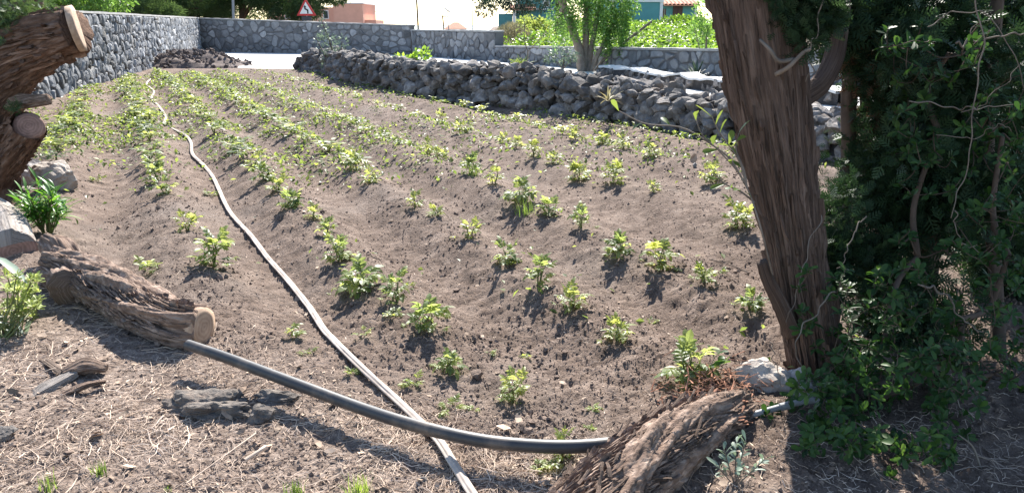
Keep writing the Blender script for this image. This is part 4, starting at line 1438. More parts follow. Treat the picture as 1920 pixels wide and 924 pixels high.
def logs():
    # fallen log, lower left
    O = G(380, 650)
    root = thing('fallen_log', 'weathered fallen log with sawn pale end beside the black pipe', 'log', O)
    p = [G(95, 500, 0.16), G(150, 520, 0.13), G(215, 553, 0.11), G(285, 592, 0.10), G(340, 610, 0.095), G(378, 613, 0.09)]
    V, F, uv = tube(p, [0.10, 0.115, 0.115, 0.105, 0.108, 0.106], 150, 260, bark_disp(0.011, 6.0, 6.0, 41, 0.04, 2.0, twist=0.9), cap=True)
    Buf().add(V, F, 0, uv).build('bark', M_log, root, smooth=True)
    bark_strips(root, p, [0.10, 0.115, 0.115, 0.105, 0.108, 0.106], 900, (0.06, 0.3), (0.0025, 0.008), 0.012, M_log, 303, drift=0.9)
    d = (p[-1] - p[-2]).normalized()
    cut_disc(root, p[-1] + d * 0.012, d + Vector((0.05, -0.15, 0.05)), 0.102, M_cut_pale, seed=7)
    sp = [G(140, 540, 0.12), P(125, 500, 4.85), P(110, 470, 4.95), P(88, 452, 5.0)]
    V, F, uv = tube(sp, [0.11, 0.10, 0.085, 0.055], 90, 90, bark_disp(0.014, 3.4, 4, 47, 0.03, 1.6), cap=True)
    Buf().add(V, F, 0, uv).build('broken_branch', M_log, root, smooth=True)
    # grey stump at the very left
    O = G(0, 520)
    root = thing('grey_log', 'short grey log with pinkish sawn end at the left edge', 'log', O)
    p = [P(-40, 395, 5.9), P(5, 425, 5.55), P(25, 470, 5.15)]
    V, F, uv = tube(p, [0.17, 0.165, 0.15], 110, 90, bark_disp(0.010, 4.5, 2.0, 53, 0.02, 1.6), cap=True)
    Buf().add(V, F, 0, uv).build('bark', M_greylog, root, smooth=True)
    d = (p[-1] - p[-2]).normalized()
    cut_disc(root, p[-1] + d * 0.01, d + Vector((0.1, -0.2, 0.3)), 0.145, M_cut_red, seed=9)
    # big peeling log, lower right
    O = G(1270, 850)
    root = thing('peeling_log', 'large reddish log with peeling bark at the bottom right', 'log', O)
    p = [G(1000, 1090, 0.07), G(1105, 965, 0.055), G(1205, 872, 0.06), G(1290, 810, 0.06), G(1345, 785, 0.05), G(1392, 770, 0.02)]
    V, F, uv = tube(p, [0.125, 0.128, 0.128, 0.112, 0.09, 0.055], 200, 320, bark_disp(0.010, 7.5, 7.0, 61, 0.032, 2.2, twist=1.2), cap=True)
    Buf().add(V, F, 0, uv).build('bark', M_log, root, smooth=True)
    bark_strips(root, p, [0.125, 0.128, 0.128, 0.112, 0.09, 0.055], 1900, (0.05, 0.26), (0.0022, 0.007), 0.011, M_log, 304, name='bark_plates', drift=1.2)
    # peeling strips and red rotten chips on it
    r = np.random.default_rng(66); C = catmull(p, 200); T = np.gradient(C, axis=0); T /= np.linalg.norm(T, axis=1)[:, None]
    b = Buf(); b2 = Buf()
    for k in range(140):
        i = int(r.uniform(35, 190)); th = r.uniform(-1.5, 1.5); rr = np.interp(i / 199, np.linspace(0, 1, 6), [0.125, 0.128, 0.128, 0.112, 0.09, 0.055])
        s = np.cross(T[i], [0, 0, 1.0]); s /= np.linalg.norm(s); up = np.cross(s, T[i])
        nrm = up * math.cos(th) + s * math.sin(th)
        c = C[i] + nrm * (rr + 0.016)
        L = r.uniform(0.012, 0.045); a = r.normal(0, 0.35); dd = T[i] * math.cos(a) + np.cross(nrm, T[i]) * math.sin(a)
        pts = [c - dd * L, c + nrm * r.uniform(0, 0.012), c + dd * L + nrm * r.uniform(-.005, .03)]
        V, F, uv = tube(pts, [r.uniform(0.003, 0.010), r.uniform(0.002, 0.006)], 5, 5, flat=0.4)
        (b if i < 150 or r.random() < .4 else b2).add(V, F, r.normal(0, 0.2), uv)
    tag(b.build('bark_strips', M_log, root), kind='stuff')
    for k in range(260):
        q = np.array(G(1330 + r.normal(0, 45), 745 + r.normal(0, 16), 0)); q[2] = tz(q[0], q[1]) + 0.02 + abs(r.normal(0, 0.03))
        a = r.uniform(0, 6.3); L = r.uniform(0.01, 0.045); dd = np.array([math.cos(a), math.sin(a), r.normal(0, 0.4)])
        V, F, uv = tube([q - dd * L, q + dd * L], [0.004, 0.002], 4, 3, flat=0.5)
        b2.add(V, F, r.normal(0, 0.2), uv)
    tag(b2.build('rotten_chips', M_redfibre, root), kind='stuff')


logs()


def rocks():
    M_dusty = surf('dusty_lava', [(0.3, (0.065, 0.056, 0.052)), (0.5, (0.13, 0.112, 0.10)), (0.7, (0.24, 0.205, 0.175))], 14, 0.95, 0.9, 50, 0.02, 0.1, second=(9.0, 0.5, 0.7, (0.22, 0.165, 0.13)))
    def rock(name, label, u, v, size, mat, seed, rz=0.0, sub=4, z=0.0, cuts=14, rough=0.16, parent=None):
        g = G(u, v)
        V, Fs = rock_tpl(sub, seed, rough, cuts, 0.5)
        V = V * (1 + 0.09 * fbm(V[:, 0] * 6, V[:, 1] * 6, V[:, 2] * 6, 4, seed))[:, None]
        V = V @ rotz(rz).T * np.array(size)
        o = link(name, fast_mesh(name, V, Fs, smooth=False), mat)
        o.location = (g.x, g.y, tz(g.x, g.y) + z)
        if label: tag(o, label, 'rock', None, 'thing')
        return o
    rock('boulder', 'grey rounded boulder behind the pale one at the left tree foot', 60, 352, (0.24, 0.2, 0.24), M_greyrock, 3, 0.3, z=0.07)
    rock('boulder', 'pale cream boulder at the foot of the left tree', 108, 364, (0.28, 0.2, 0.22), M_palerock, 5, -0.5, z=0.06)
    rock('boulder', 'small brown rock half hidden under the left tree', 40, 362, (0.14, 0.12, 0.09), M_lava, 8, 0.2, z=0.03)
    rock('lava_rock', 'large dark lava rock set flat in the straw below the pipe', 395, 765, (0.185, 0.11, 0.062), M_dusty, 21, -0.35, sub=5, z=0.002, rough=0.42, cuts=6)
    rock('lava_rock', 'smaller dark lava rock right of the large lava rock', 485, 778, (0.085, 0.055, 0.04), M_dusty, 22, -0.5, z=0.004, rough=0.42, cuts=6)
    rock('lava_rock', 'flat grey lava slab just below the black pipe', 530, 748, (0.12, 0.06, 0.03), M_dusty, 23, -0.5, z=0.004, rough=0.42, cuts=6)
    rock('lava_rock', 'dark rock cut by the left edge of the picture', 6, 838, (0.05, 0.05, 0.05), M_lava, 24, 0, z=0.02)
    rock('boulder', 'pale pinkish rock between the right log and the cypress trunk', 1438, 728, (0.15, 0.11, 0.10), M_palerock, 36, 0.9, z=0.03)
    rock('boulder', 'grey rock tucked under the shrub beside the cypress trunk', 1500, 735, (0.11, 0.10, 0.08), M_greyrock, 33, 0.6, z=0.03)
    rock('clod', 'brown clod of soil standing in the second row right', 895, 700, (0.035, 0.03, 0.026), M_clod, 41, 0.3, 3, 0.01)
    rock('clod', 'round clod just above the black pipe near the right log', 990, 812, (0.028, 0.024, 0.022), M_clod, 42, 0.3, 3, 0.01)
    rock('clod', 'small dark clod on the straw left of the hose end', 792, 900, (0.020, 0.018, 0.016), M_lava, 43, 0.3, 3, 0.008)
    rock('pebble', 'pale pebble in the field before the dry stone wall', 1302, 322, (0.032, 0.03, 0.035), M_greyrock, 44, 0.3, 3, 0.02)
    # upright dead brown leaf by the pebble
    g = G(1300, 308); n = 7
    V = np.array([(-.02, 0, 0), (.02, 0, 0.01), (-.045, .01, .05), (.04, -.01, .055), (-.03, .0, .10), (.035, .012, .11), (.0, .005, .13)])
    o = link('dead_leaf', fast_mesh('dead_leaf', V, [np.array([[0, 1, 3, 2], [2, 3, 5, 4]]), np.array([[4, 5, 6]])]), M_flake)
    sol = o.modifiers.new('thickness', 'SOLIDIFY'); sol.thickness = 0.003
    o.location = (g.x, g.y, tz(g.x, g.y)); tag(o, 'upright dead brown leaf beside the pale pebble', 'leaf', None, 'thing')
    # broken wood lying in the straw
    O = G(130, 735)
    root = thing('broken_wood', 'broken piece of dry bark and wood in the straw, lower left', 'wood', O)
    for nm, pts, rad, mt, sd in (('bark_slab', [G(45, 752, 0.01), G(90, 728, 0.03), G(140, 700, 0.05)], [0.016, 0.045, 0.03], M_greylog, 3), ('wood_chunk', [G(120, 700, 0.05), G(160, 685, 0.07), G(200, 690, 0.05)], [0.03, 0.05, 0.022], M_log, 4), ('splinter', [G(118, 742, 0.02), G(160, 722, 0.05), G(198, 715, 0.04)], [0.02, 0.018, 0.006], M_log, 5), ('splinter', [G(80, 672, 0.03), G(105, 690, 0.06), G(128, 706, 0.04)], [0.006, 0.012, 0.012], M_darktwig, 6)):
        V, F, uv = tube(pts, rad, 24, 40, bark_disp(0.006, 2.2, 9, sd, 0.008), flat=0.6)
        Buf().add(V, F, 0, uv).build(nm, mt, root)
    # little sticks
    for k, (a, c, z, rad, lab) in enumerate((((460, 862), (498, 838), 0.012, 0.008, 'short pale stick on the straw below the lava rock'), ((350, 905), (480, 812), 0.008, 0.003, 'long thin dry stalk across the straw at the bottom'), ((1330, 486), (1405, 512), 0.05, 0.004, 'thin brown twig reaching left from the trunk snag'))):
        p0, p1 = G(*a, z), G(*c, z + 0.01)
        V, F, uv = tube([p0, (p0 + p1) / 2 + Vector((0.01, 0, 0.008)), p1], [rad, rad * 0.8, rad * 1.3], 8, 14)
        b = Buf(); b.add(V, F, 0, uv); o = b.build('stick', M_straw if k < 2 else M_darktwig)
        tag(o, lab, 'stick', None, 'thing')


rocks()

# ------------------------------------------------------------------ right: cypress, shrub, shoots
def cypress():
    D = 3.42
    root = thing('cypress_tree', 'leaning cypress trunk with dark foliage at the right', 'tree', G(1530, 715))
    spec = [(1552, 790, 62), (1535, 715, 56), (1513, 610, 52), (1487, 460, 54), (1461, 310, 63), (1436, 160, 73), (1414, 10, 79), (1395, -140, 84), (1375, -300, 80), (1360, -600, 62), (1350, -900, 30)]
    pts = [P(u + 3, v, D + 0.05) for u, v, _ in spec]
    rad = [w * 3.05 / FPX for _, _, w in spec]
    def disp(TH, L, f):
        flute = 0.018 * noise(np.cos(TH) * 1.7, np.sin(TH) * 1.7, L * 0.5, 81) + 0.012 * noise(np.cos(TH + .3 * L) * 3.2, np.sin(TH + .3 * L) * 3.2, L * 0.8, 82)
        return flute + bark_disp(0.0085, 8, 1.5, 85, 0.006, 2.5, twist=0.25)(TH, L, f)
    V, F, uv = tube(pts, rad, 200, 300, disp, cap=True)
    Buf().add(V, F, 0, uv).build('trunk', M_bark_r, root, smooth=True)
    bark_strips(root, pts, rad, 1500, (0.12, 0.75), (0.004, 0.013), 0.016, M_bark_r, 305, drift=0.25)
    # snag, forked stems, limbs
    def limb(nm, pix, r0, r1, mat=M_bark_r, seg=24, n=40, amp=0.004, sd=5):
        path = [P(u, v, y) for u, v, y in pix]
        V, F, uv = tube(path, [r0, r1], seg, n, bark_disp(amp, 2.4, 4, sd, amp * 1.5))
        Buf().add(V, F, 0, uv).build(nm, mat, root, smooth=True)
    limb('snag', [(1485, 625, 3.36), (1462, 570, 3.30), (1440, 525, 3.26), (1428, 490, 3.24)], 0.036, 0.022, sd=6)
    limb('limb', [(1500, 185, 3.5), (1535, 160, 3.6), (1562, 110, 3.7), (1575, 40, 3.75), (1580, -60, 3.8), (1600, -300, 3.9)], 0.045, 0.035, sd=7)
    limb('limb', [(1540, 720, 3.6), (1570, 520, 3.85), (1590, 330, 4.0), (1592, 180, 4.05), (1600, 20, 4.1), (1610, -250, 4.2)], 0.035, 0.028, M_darktwig, sd=8)
    limb('limb', [(1580, 730, 3.7), (1612, 560, 4.0), (1608, 380, 4.1), (1622, 200, 4.2), (1625, -30, 4.2), (1650, -300, 4.3)], 0.022, 0.018, M_darktwig, sd=9)
    limb('limb', [(1700, 800, 3.6), (1735, 560, 4.0), (1750, 300, 4.2), (1740, 60, 4.3), (1760, -250, 4.3)], 0.05, 0.04, M_darktwig, sd=10)
    limb('limb', [(1880, 820, 3.5), (1870, 560, 3.9), (1850, 250, 4.1), (1870, 0, 4.2), (1880, -300, 4.3)], 0.035, 0.028, M_darktwig, sd=11)
    limb('broken_twig', [(1455, 140, 3.25), (1480, 125, 3.2), (1505, 100, 3.2), (1520, 92, 3.2)], 0.010, 0.005, M_twig, 8, 14, 0.001)
    limb('broken_twig', [(1425, 75, 3.25), (1445, 95, 3.2), (1460, 115, 3.2), (1490, 112, 3.22)], 0.006, 0.010, M_twig, 8, 14, 0.001)
    # green foliage: dense sprays behind the shrub and a crown overhead
    r = np.random.default_rng(91)
    b = Buf()
    def cloud(u0, u1, v0, v1, y0, y1, n, size=0.085, rad=0.16, k=22):
        for _ in range(k):
            c = np.array(P(r.uniform(u0, u1), r.uniform(v0, v1), r.uniform(y0, y1)))
            spray_cloud(b, c, np.array([rad, rad, rad * 1.35]) * r.uniform(0.7, 1.3), n, size, r, droop=0.15)
    cloud(1640, 1800, -60, 420, 3.9, 4.4, 330, k=34)
    cloud(1780, 2150, -60, 470, 4.7, 5.9, 380, 0.10, 0.24, k=46)
    cloud(1640, 1800, 330, 760, 3.7, 4.3, 230, k=24)
    cloud(1800, 1930, 300, 640, 4.2, 5.0, 260, k=16)
    cloud(1530, 1660, -80, 70, 3.8, 4.3, 260, k=12)
    cloud(1440, 1560, -40, 90, 3.2, 3.4, 150, 0.05, 0.07, k=14)
    cloud(1540, 1660, 60, 480, 4.0, 4.3, 70, 0.06, 0.12, k=11)
    cloud(1960, 2300, 100, 500, 4.4, 5.4, 240, k=10)
    cloud(1620, 1930, 60, 520, 3.55, 3.95, 130, 0.075, 0.13, k=20)
    cloud(1535, 1625, 340, 660, 3.6, 3.95, 130, 0.06, 0.10, k=16)
    b.build('foliage', L_cyp, root)
    b = Buf()
    for _ in range(16):
        c = np.array(P(r.uniform(1610, 1720), r.uniform(70, 460), r.uniform(3.9, 4.2)))
        spray_cloud(b, c, np.array([0.10, 0.10, 0.16]), 110, 0.06, r, droop=0.3)
    b.build('dry_foliage', L_cypdead, root)
    b = Buf()
    for _ in range(46):
        c = np.array([r.uniform(1.6, 4.4), r.uniform(3.5, 4.5), r.uniform(3.3, 5.0)])
        spray_cloud(b, c, np.array([0.42, 0.42, 0.4]) * r.uniform(0.7, 1.2), 300, 0.15, r, droop=0.1)
    b.build('crown', L_cyp, root)


cypress()


def obovate(L, W, fold, curl):
    ys = [0, 0.3, 0.65, 0.9, 1.0]; ws = [0.08, 0.5, 1.0, 0.75, 0.0]
    V = []
    for y, wv in zip(ys[:-1], ws[:-1]):
        zc = -curl * L * y * y
        V += [(-W * wv / 2, y * L, zc + fold * W * wv / 2), (0, y * L, zc), (W * wv / 2, y * L, zc + fold * W * wv / 2)]
    V.append((0, L, -curl * L))
    F4 = []
    for k in range(3):
        a = k * 3; F4 += [(a, a + 1, a + 4, a + 3), (a + 1, a + 2, a + 5, a + 4)]
    return np.array(V), [np.array(F4), np.array([(9, 10, 12), (10, 11, 12)])]


def lance(L, W, fold, curl):
    V, F = leaflet(L, W, fold, curl)
    return V, F


def mesh_of(tpl, name, mat):
    me = fast_mesh(name, tpl[0], tpl[1], smooth=True); me.materials.append(mat); return me


def big_shrub():
    """broad-leaved evergreen shrub in front of the cypress"""
    base = G(1640, 880)
    root = thing('evergreen_shrub', 'dark glossy leaved shrub growing in front of the cypress trunk', 'shrub', base)
    O = np.array(base); r = np.random.default_rng(101)
    twigs = Buf(); pale = Buf()
    tp = [obovate(1, 0.42, 0.25, 0.15), obovate(1, 0.40, 0.45, 0.35), obovate(1, 0.46, 0.1, 0.05), obovate(1, 0.38, 0.6, 0.5)]
    ms = [mesh_of(t, 'leaf', L_shrub) for t in tp]
    ros = []
    def zone(u0, u1, v0, v1, y0, y1, n):
        for _ in range(n):
            ros.append(np.array(P(r.uniform(u0, u1), r.uniform(v0, v1), r.uniform(y0, y1))))
    zone(1560, 1800, 500, 700, 2.9, 3.5, 120)
    zone(1540, 1840, 640, 885, 2.7, 3.3, 190)
    zone(1480, 1640, 700, 880, 2.75, 3.1, 80)
    zone(1500, 1790, 800, 915, 2.5, 2.75, 90)
    zone(1490, 1560, 800, 860, 2.7, 2.9, 14)
    zone(1780, 1930, 440, 760, 2.8, 3.5, 66)
    zone(1800, 1960, 360, 560, 2.9, 3.5, 14)
    zone(1500, 1600, 500, 700, 3.0, 3.3, 18)
    zone(1660, 1930, 170, 480, 3.2, 3.75, 70)
    zone(1640, 1860, 40, 160, 3.1, 3.6, 26)
    zone(1860, 1960, 40, 420, 3.0, 3.5, 16)
    zone(1380, 1450, 770, 830, 2.85, 3.0, 6)
    hubs = [np.array(P(u, v, y)) for u, v, y in ((1600, 760, 3.1), (1660, 640, 3.2), (1740, 700, 3.1), (1800, 600, 3.3), (1860, 700, 3.2), (1890, 480, 3.4), (1720, 480, 3.5), (1760, 250, 3.7), (1880, 250, 3.6), (1560, 690, 3.15), (1780, 100, 3.7))]
    par = [None, 0, 0, 2, 2, 3, 1, 6, 5, 0, 7]
    for k, h in enumerate(hubs):
        a = O + r.normal(0, 0.05, 3) * np.array([1, 1, 0]) if par[k] is None else hubs[par[k]]
        mid = (a + h) / 2 + r.normal(0, 0.05, 3)
        V, F, uv = tube([a, mid, h], [0.016, 0.011], 7, 16); twigs.add(V, F, 0, uv)
    leaves = []
    nodes = list(hubs); nrad = [0.006] * len(hubs)
    ros.sort(key=lambda p: min(np.linalg.norm(h - p) for h in hubs))
    for p in ros:
        dd = np.linalg.norm(np.array(nodes) - p, axis=1) + 0.0
        dd[dd < 0.035] = 9
        j = int(np.argmin(dd)); h = nodes[j]; r0 = max(0.0018, nrad[j] * 0.8)
        mid = (h + p) / 2 + r.normal(0, 0.012, 3) + np.array([0, 0, -0.012])
        V, F, uv = tube([h, mid, p], [r0, r0 * 0.75], 5, 8); twigs.add(V, F, 0, uv)
        nodes.append(p); nrad.append(r0)
        ax = p - h; ax = ax / (np.linalg.norm(ax) + 1e-6) + np.array([0, -0.25, 0.75]); ax /= np.linalg.norm(ax)
        q = Vector(ax).to_track_quat('Z', 'Y').to_matrix()
        nl = int(r.integers(6, 11))
        for k in range(nl):
            el = r.uniform(0.1, 0.95); M = q @ Euler((el, 0, k * 2.4 + r.uniform(-.3, .3)), 'XYZ').to_matrix()
            # euler XYZ: tilt up first, then turn about the shoot
            L = r.uniform(0.024, 0.054)
            leaves.append((p - ax * r.uniform(0, 0.03), M, L, int(r.integers(0, 4))))
    leaves.sort(key=lambda t: np.linalg.norm(t[0] - np.array([0, 0, EYE])) - t[2] * 20)
    rest = Buf()
    for k, (p, M, L, q) in enumerate(leaves):
        if k < 300:
            o = link('leaf', ms[q], None, root)
            o.matrix_local = Matrix.Translation(Vector(p - O)) @ M.to_4x4() @ Matrix.Diagonal((L, L, L, 1))
        else:
            rest.add((tp[q][0] * L) @ np.array(M).T + p, tp[q][1], r.normal(0, 0.18))
    tag(rest.build('foliage', L_shrub, root, smooth=True), kind='stuff')
    # bare grey vines and suckers
    def vine(pix, r0, r1, n=40):
        path = [np.array(P(u, v, y)) + r.normal(0, 0.006, 3) for u, v, y in pix]
        q = catmull(path, 14) + r.normal(0, 0.007, (14, 3))
        V, F, uv = tube(list(q), [r0 * 0.6, r1 * 0.45], 7, n); pale.add(V, F, 0, uv)
    vine([(1832, -20, 3.0), (1850, 50, 3.0), (1842, 130, 3.0), (1825, 230, 3.0), (1815, 300, 3.0), (1798, 350, 3.0), (1788, 410, 3.0)], 0.005, 0.004)
    vine([(1790, 80, 3.2), (1830, 78, 3.2), (1880, 62, 3.15), (1940, 60, 3.1)], 0.007, 0.006)
    vine([(1740, 45, 3.3), (1775, 20, 3.3), (1830, 20, 3.2), (1870, 45, 3.2), (1900, 120, 3.2), (1925, 180, 3.2)], 0.004, 0.004)
    vine([(1700, 190, 3.3), (1790, 200, 3.3), (1850, 205, 3.2), (1930, 200, 3.2)], 0.005, 0.004)
    vine([(1800, 215, 3.3), (1840, 195, 3.3), (1870, 170, 3.2), (1930, 100, 3.2)], 0.004, 0.003)
    vine([(1760, 255, 3.3), (1830, 258, 3.3), (1870, 235, 3.2), (1900, 240, 3.2)], 0.003, 0.003)
    vine([(1730, 530, 3.1), (1770, 560, 3.1), (1800, 590, 3.1), (1840, 625, 3.1)], 0.008, 0.006)
    vine([(1785, 395, 3.15), (1800, 445, 3.15), (1835, 470, 3.15)], 0.004, 0.003)
    vine([(1615, 405, 3.3), (1590, 460, 3.25), (1578, 510, 3.2)], 0.005, 0.003)
    vine([(1560, 545, 3.1), (1520, 590, 3.05), (1495, 640, 3.0), (1500, 700, 3.0)], 0.006, 0.004)
    vine([(1545, 400, 3.2), (1510, 470, 3.15), (1490, 560, 3.1), (1470, 600, 3.1)], 0.004, 0.003)
    vine([(1545, -10, 3.2), (1530, 60, 3.2), (1522, 110, 3.2), (1515, 150, 3.25)], 0.005, 0.004)
    vine([(1450, 640, 3.1), (1455, 680, 3.1), (1468, 720, 3.1)], 0.004, 0.003)
    for k in range(26):
        u = r.uniform(1500, 1800); v = r.uniform(800, 900); y = r.uniform(2.6, 2.9)
        a = np.array(P(u, v, y)); bq = np.array([a[0] + r.normal(0, 0.05), a[1] + r.normal(0, 0.04), tz(a[0], a[1])])
        if a[2] < 0.03: continue
        V, F, uv = tube([bq, (a + bq) / 2 + r.normal(0, 0.03, 3), a], [0.005, 0.003], 5, 10); pale.add(V, F, 0, uv)
    twigs.build('branches', M_darktwig, root, smooth=True)
    pale.build('bare_vines', M_twig, root, smooth=True)


big_shrub()


def leafy_shoot(name, label, cat, stems, leafL, mat, tpl, per=4, twigmat=None, r0=0.006, seed=0, upd=0.5, spacing=None, group=None):
    """stems: lists of points; leaves set along the outer part of each stem as single objects"""
    base = Vector(stems[0][0]); O = np.array(base)
    root = thing(name, label, cat, base, group)
    r = np.random.default_rng(seed); b = Buf()
    ms = [mesh_of(t, 'leaf', mat) for t in tpl]
    for st in stems:
        V, F, uv = tube(st, [r0, r0 * 0.45], 6, 22); b.add(V, F, 0, uv)
        C = catmull(st, 40)
        for k in range(per):
            i = int(np.interp(k, [0, max(1, per - 1)], [14, 39])); p = C[i]
            T = C[i] - C[max(0, i - 3)]; T = T / (np.linalg.norm(T) + 1e-9)
            s = r.normal(0, 1, 3); s -= T * (s @ T); s /= np.linalg.norm(s)
            d = Vector(T * (0.6 if k < per - 1 else 1.2) + s * 0.8 + np.array([0, 0, 0.25]))
            q = d.to_track_quat('Y', 'Z').to_matrix() @ Euler((0, r.uniform(-.8, .8), 0)).to_matrix()
            L = leafL * r.uniform(0.65, 1.2)
            o = link('leaf', ms[int(r.integers(0, len(ms)))], None, root)
            o.matrix_local = Matrix.Translation(Vector(p) - base) @ q.to_4x4() @ Matrix.Diagonal((L, L, L, 1))
    b.build('stem', twigmat or M_twig, root, smooth=True)
    return root


OB = [obovate(1, 0.36, 0.3, 0.2), obovate(1, 0.42, 0.5, 0.35), obovate(1, 0.34, 0.15, 0.1)]
LA = [lance(1, 0.16, 0.3, 0.5), lance(1, 0.2, 0.2, 0.25), lance(1, 0.15, 0.5, 0.8)]
gb = G(1475, 640)
Y = 3.15
leafy_shoot('leafy_shoot', 'thin leafy branch reaching left in front of the rubble wall', 'branch',
            [[gb, P(1440, 480, Y), P(1400, 350, Y), P(1350, 285, Y), P(1318, 255, Y), P(1305, 225, Y)],
             [P(1400, 350, Y), P(1370, 300, Y), P(1340, 275, Y), P(1280, 240, Y), P(1210, 232, Y), P(1160, 208, Y)],
             [P(1400, 350, Y), P(1385, 300, Y), P(1350, 250, Y), P(1335, 220, Y)],
             [P(1415, 380, Y), P(1390, 360, Y), P(1360, 345, Y), P(1340, 325, Y)],
             [P(1400, 350, Y), P(1395, 320, Y), P(1380, 280, Y), P(1385, 250, Y)]], 0.075, L_shoot, OB, 5, M_twig, 0.0045, 5)
g = G(1378, 912)
leafy_shoot('small_shrub', 'small pale green leafy shrub in sun at the bottom right', 'shrub', [[g, g + Vector((dx, dy, h * 0.6)), g + Vector((dx * 1.7, dy * 1.5, h))] for dx, dy, h in ((-.03, 0, .15), (.02, .02, .17), (.05, -.02, .13), (-.05, -.02, .11), (0, -.04, .12), (.01, .05, .14))], 0.042, L_greyleaf, OB, 11, M_twig, 0.003, 8)
g = G(1318, 722)
leafy_shoot('small_shrub', 'dark leaved sprig beside the largest crop plant by the right log', 'shrub', [[g, g + Vector((.02, 0, .08)), g + Vector((.05, 0, .15))], [g, g + Vector((.04, 0.01, .06)), g + Vector((.09, 0, .11))]], 0.07, L_shrub, OB, 6, M_twig, 0.003, 9)


def lance_clump():
    g = G(92, 452); root = thing('lance_leaved_plant', 'bright green clump of long narrow leaves between the logs and boulders', 'plant', (g.x, g.y, tz(g.x, g.y)))
    r = np.random.default_rng(15); ms = [mesh_of(t, 'leaf', L_lance) for t in LA]; b = Buf()
    for k in range(26):
        a = r.uniform(0, 6.28); sp = r.uniform(0.02, 0.20); h = r.uniform(0.24, 0.46) - 0.6 * sp
        top = np.array([math.cos(a) * sp + 0.03, math.sin(a) * sp, h])
        pts = [np.array([math.cos(a) * 0.03, math.sin(a) * 0.03, 0]), top * 0.55 + r.normal(0, 0.01, 3), top]
        V, F, uv = tube(pts, [0.005, 0.003], 5, 8); b.add(V, F)
        C = catmull(pts, 20)
        for q in range(12):
            p = C[int(np.interp(q, [0, 11], [7, 19]))]
            az = q * 2.4 + r.uniform(-.4, .4); el = r.uniform(0.2, 1.0) if q < 9 else 1.2
            o = link('leaf', ms[int(r.integers(0, 3))], None, root, p); L = r.uniform(0.08, 0.15); o.scale = (L, L, L)
            o.rotation_euler = (el, r.uniform(-.4, .4), az)
    link('stem', b.mesh('stem'), L_stem, root)


lance_clump()


def flower_plant():
    g = G(10, 640); base = Vector((g.x, g.y, tz(g.x, g.y)))
    root = thing('flowering_succulent', 'pale yellow green flower heads over grey leaves at the left edge', 'plant', base)
    r = np.random.default_rng(25); b = Buf(); hd = Buf()
    ms = [mesh_of(t, 'leaf', L_greyleaf) for t in LA]; mp = [mesh_of(t, 'flower_head', L_flower) for t in OB]
    for k in range(52):
        p = np.array(P(r.uniform(-60, 74), r.uniform(520, 598), r.uniform(3.75, 4.1))) - np.array(base)
        st = np.array([r.normal(0, 0.04), r.normal(0, 0.04), 0])
        V, F, uv = tube([st, (st + p) / 2 + r.normal(0, 0.015, 3), p], [0.005, 0.003], 5, 8); b.add(V, F)
        hb = Buf()
        for q in range(16):
            M = np.array(Euler((r.uniform(0.1, 1.3), 0, q * 2.4)).to_matrix())
            t = OB[q % 3]; hb.add((t[0] * r.uniform(0.03, 0.052)) @ M.T + r.normal(0, 0.006, 3), t[1], r.normal(0, 0.12))
        o = link('flower_head', hb.mesh('flower_head'), L_flower, root, p)
    for k in range(26):
        p = np.array(P(r.uniform(-60, 62), r.uniform(590, 640), r.uniform(3.7, 3.95))) - np.array(base)
        o = link('leaf', ms[k % 3], None, root, p); L = r.uniform(0.08, 0.16); o.scale = (L, L, L); o.rotation_euler = (r.uniform(-.5, .5), r.uniform(-.4, .4), r.uniform(0, 6.28))
    # long arched leaves
    for (u0, v0, u1, v1) in ((-10, 605, 62, 632), (-10, 480, 45, 508), (-20, 620, 30, 655)):
        a, c = P(u0, v0, 3.85), P(u1, v1, 3.75); d = c - a
        o = link('leaf', ms[1], None, root); q = d.to_track_quat('Y', 'Z').to_matrix(); L = d.length * 1.1
        o.matrix_local = Matrix.Translation(a - base) @ q.to_4x4() @ Matrix.Diagonal((L, L, L, 1))
    link('stem', b.mesh('stem'), L_stem, root)


flower_plant()


def grass_tufts():
    r = np.random.default_rng(35)
    for (u, v, wp, n, lab) in ((552, 925, 60, 60, 'grass tuft cut by the bottom edge left of centre'), (672, 925, 80, 80, 'grass tuft cut by the bottom edge near the hose'), (188, 892, 50, 40, 'pale green grass tuft in the straw at the lower left'), (95, 925, 60, 36, 'sparse grass tuft in the lower left corner'), (315, 918, 22, 24, 'tiny green grass tuft at the bottom edge'), (985, 408, 60, 50, 'thin grass tuft beside the third row right of the hose'), (885, 345, 60, 40, 'wispy grass growing against a plant in the field')):
        g = G(u, v); dep = g.y * math.cos(PITCH) + EYE * math.sin(PITCH); wd = wp * dep / FPX; b = Buf()
        for k in range(n):
            a = r.uniform(0, 6.28); d = wd * 0.35 * r.random(); p = np.array([math.cos(a) * d, math.sin(a) * d, 0]); h = wd * r.uniform(0.25, 0.6)
            az = r.uniform(0, 6.28); ln = r.uniform(0.1, 0.7) * h; wv = 0.0022
            dx, dy = math.cos(az), math.sin(az)
            V = []
            for t in (0, 0.5, 1):
                c = p + np.array([dx * ln * t * t, dy * ln * t * t, h * t]); s = np.array([-dy, dx, 0]) * wv * (1 - t * 0.85)
                V += [c - s, c + s]
            b.add(np.array(V), [np.array([[0, 1, 3, 2], [2, 3, 5, 4]])], r.normal(0, 0.15))
        o = link('grass_tuft', b.mesh('grass_tuft'), L_grass, None, (g.x, g.y, tz(g.x, g.y, True)))
        tag(o, lab, 'grass', None, 'thing')


grass_tufts()

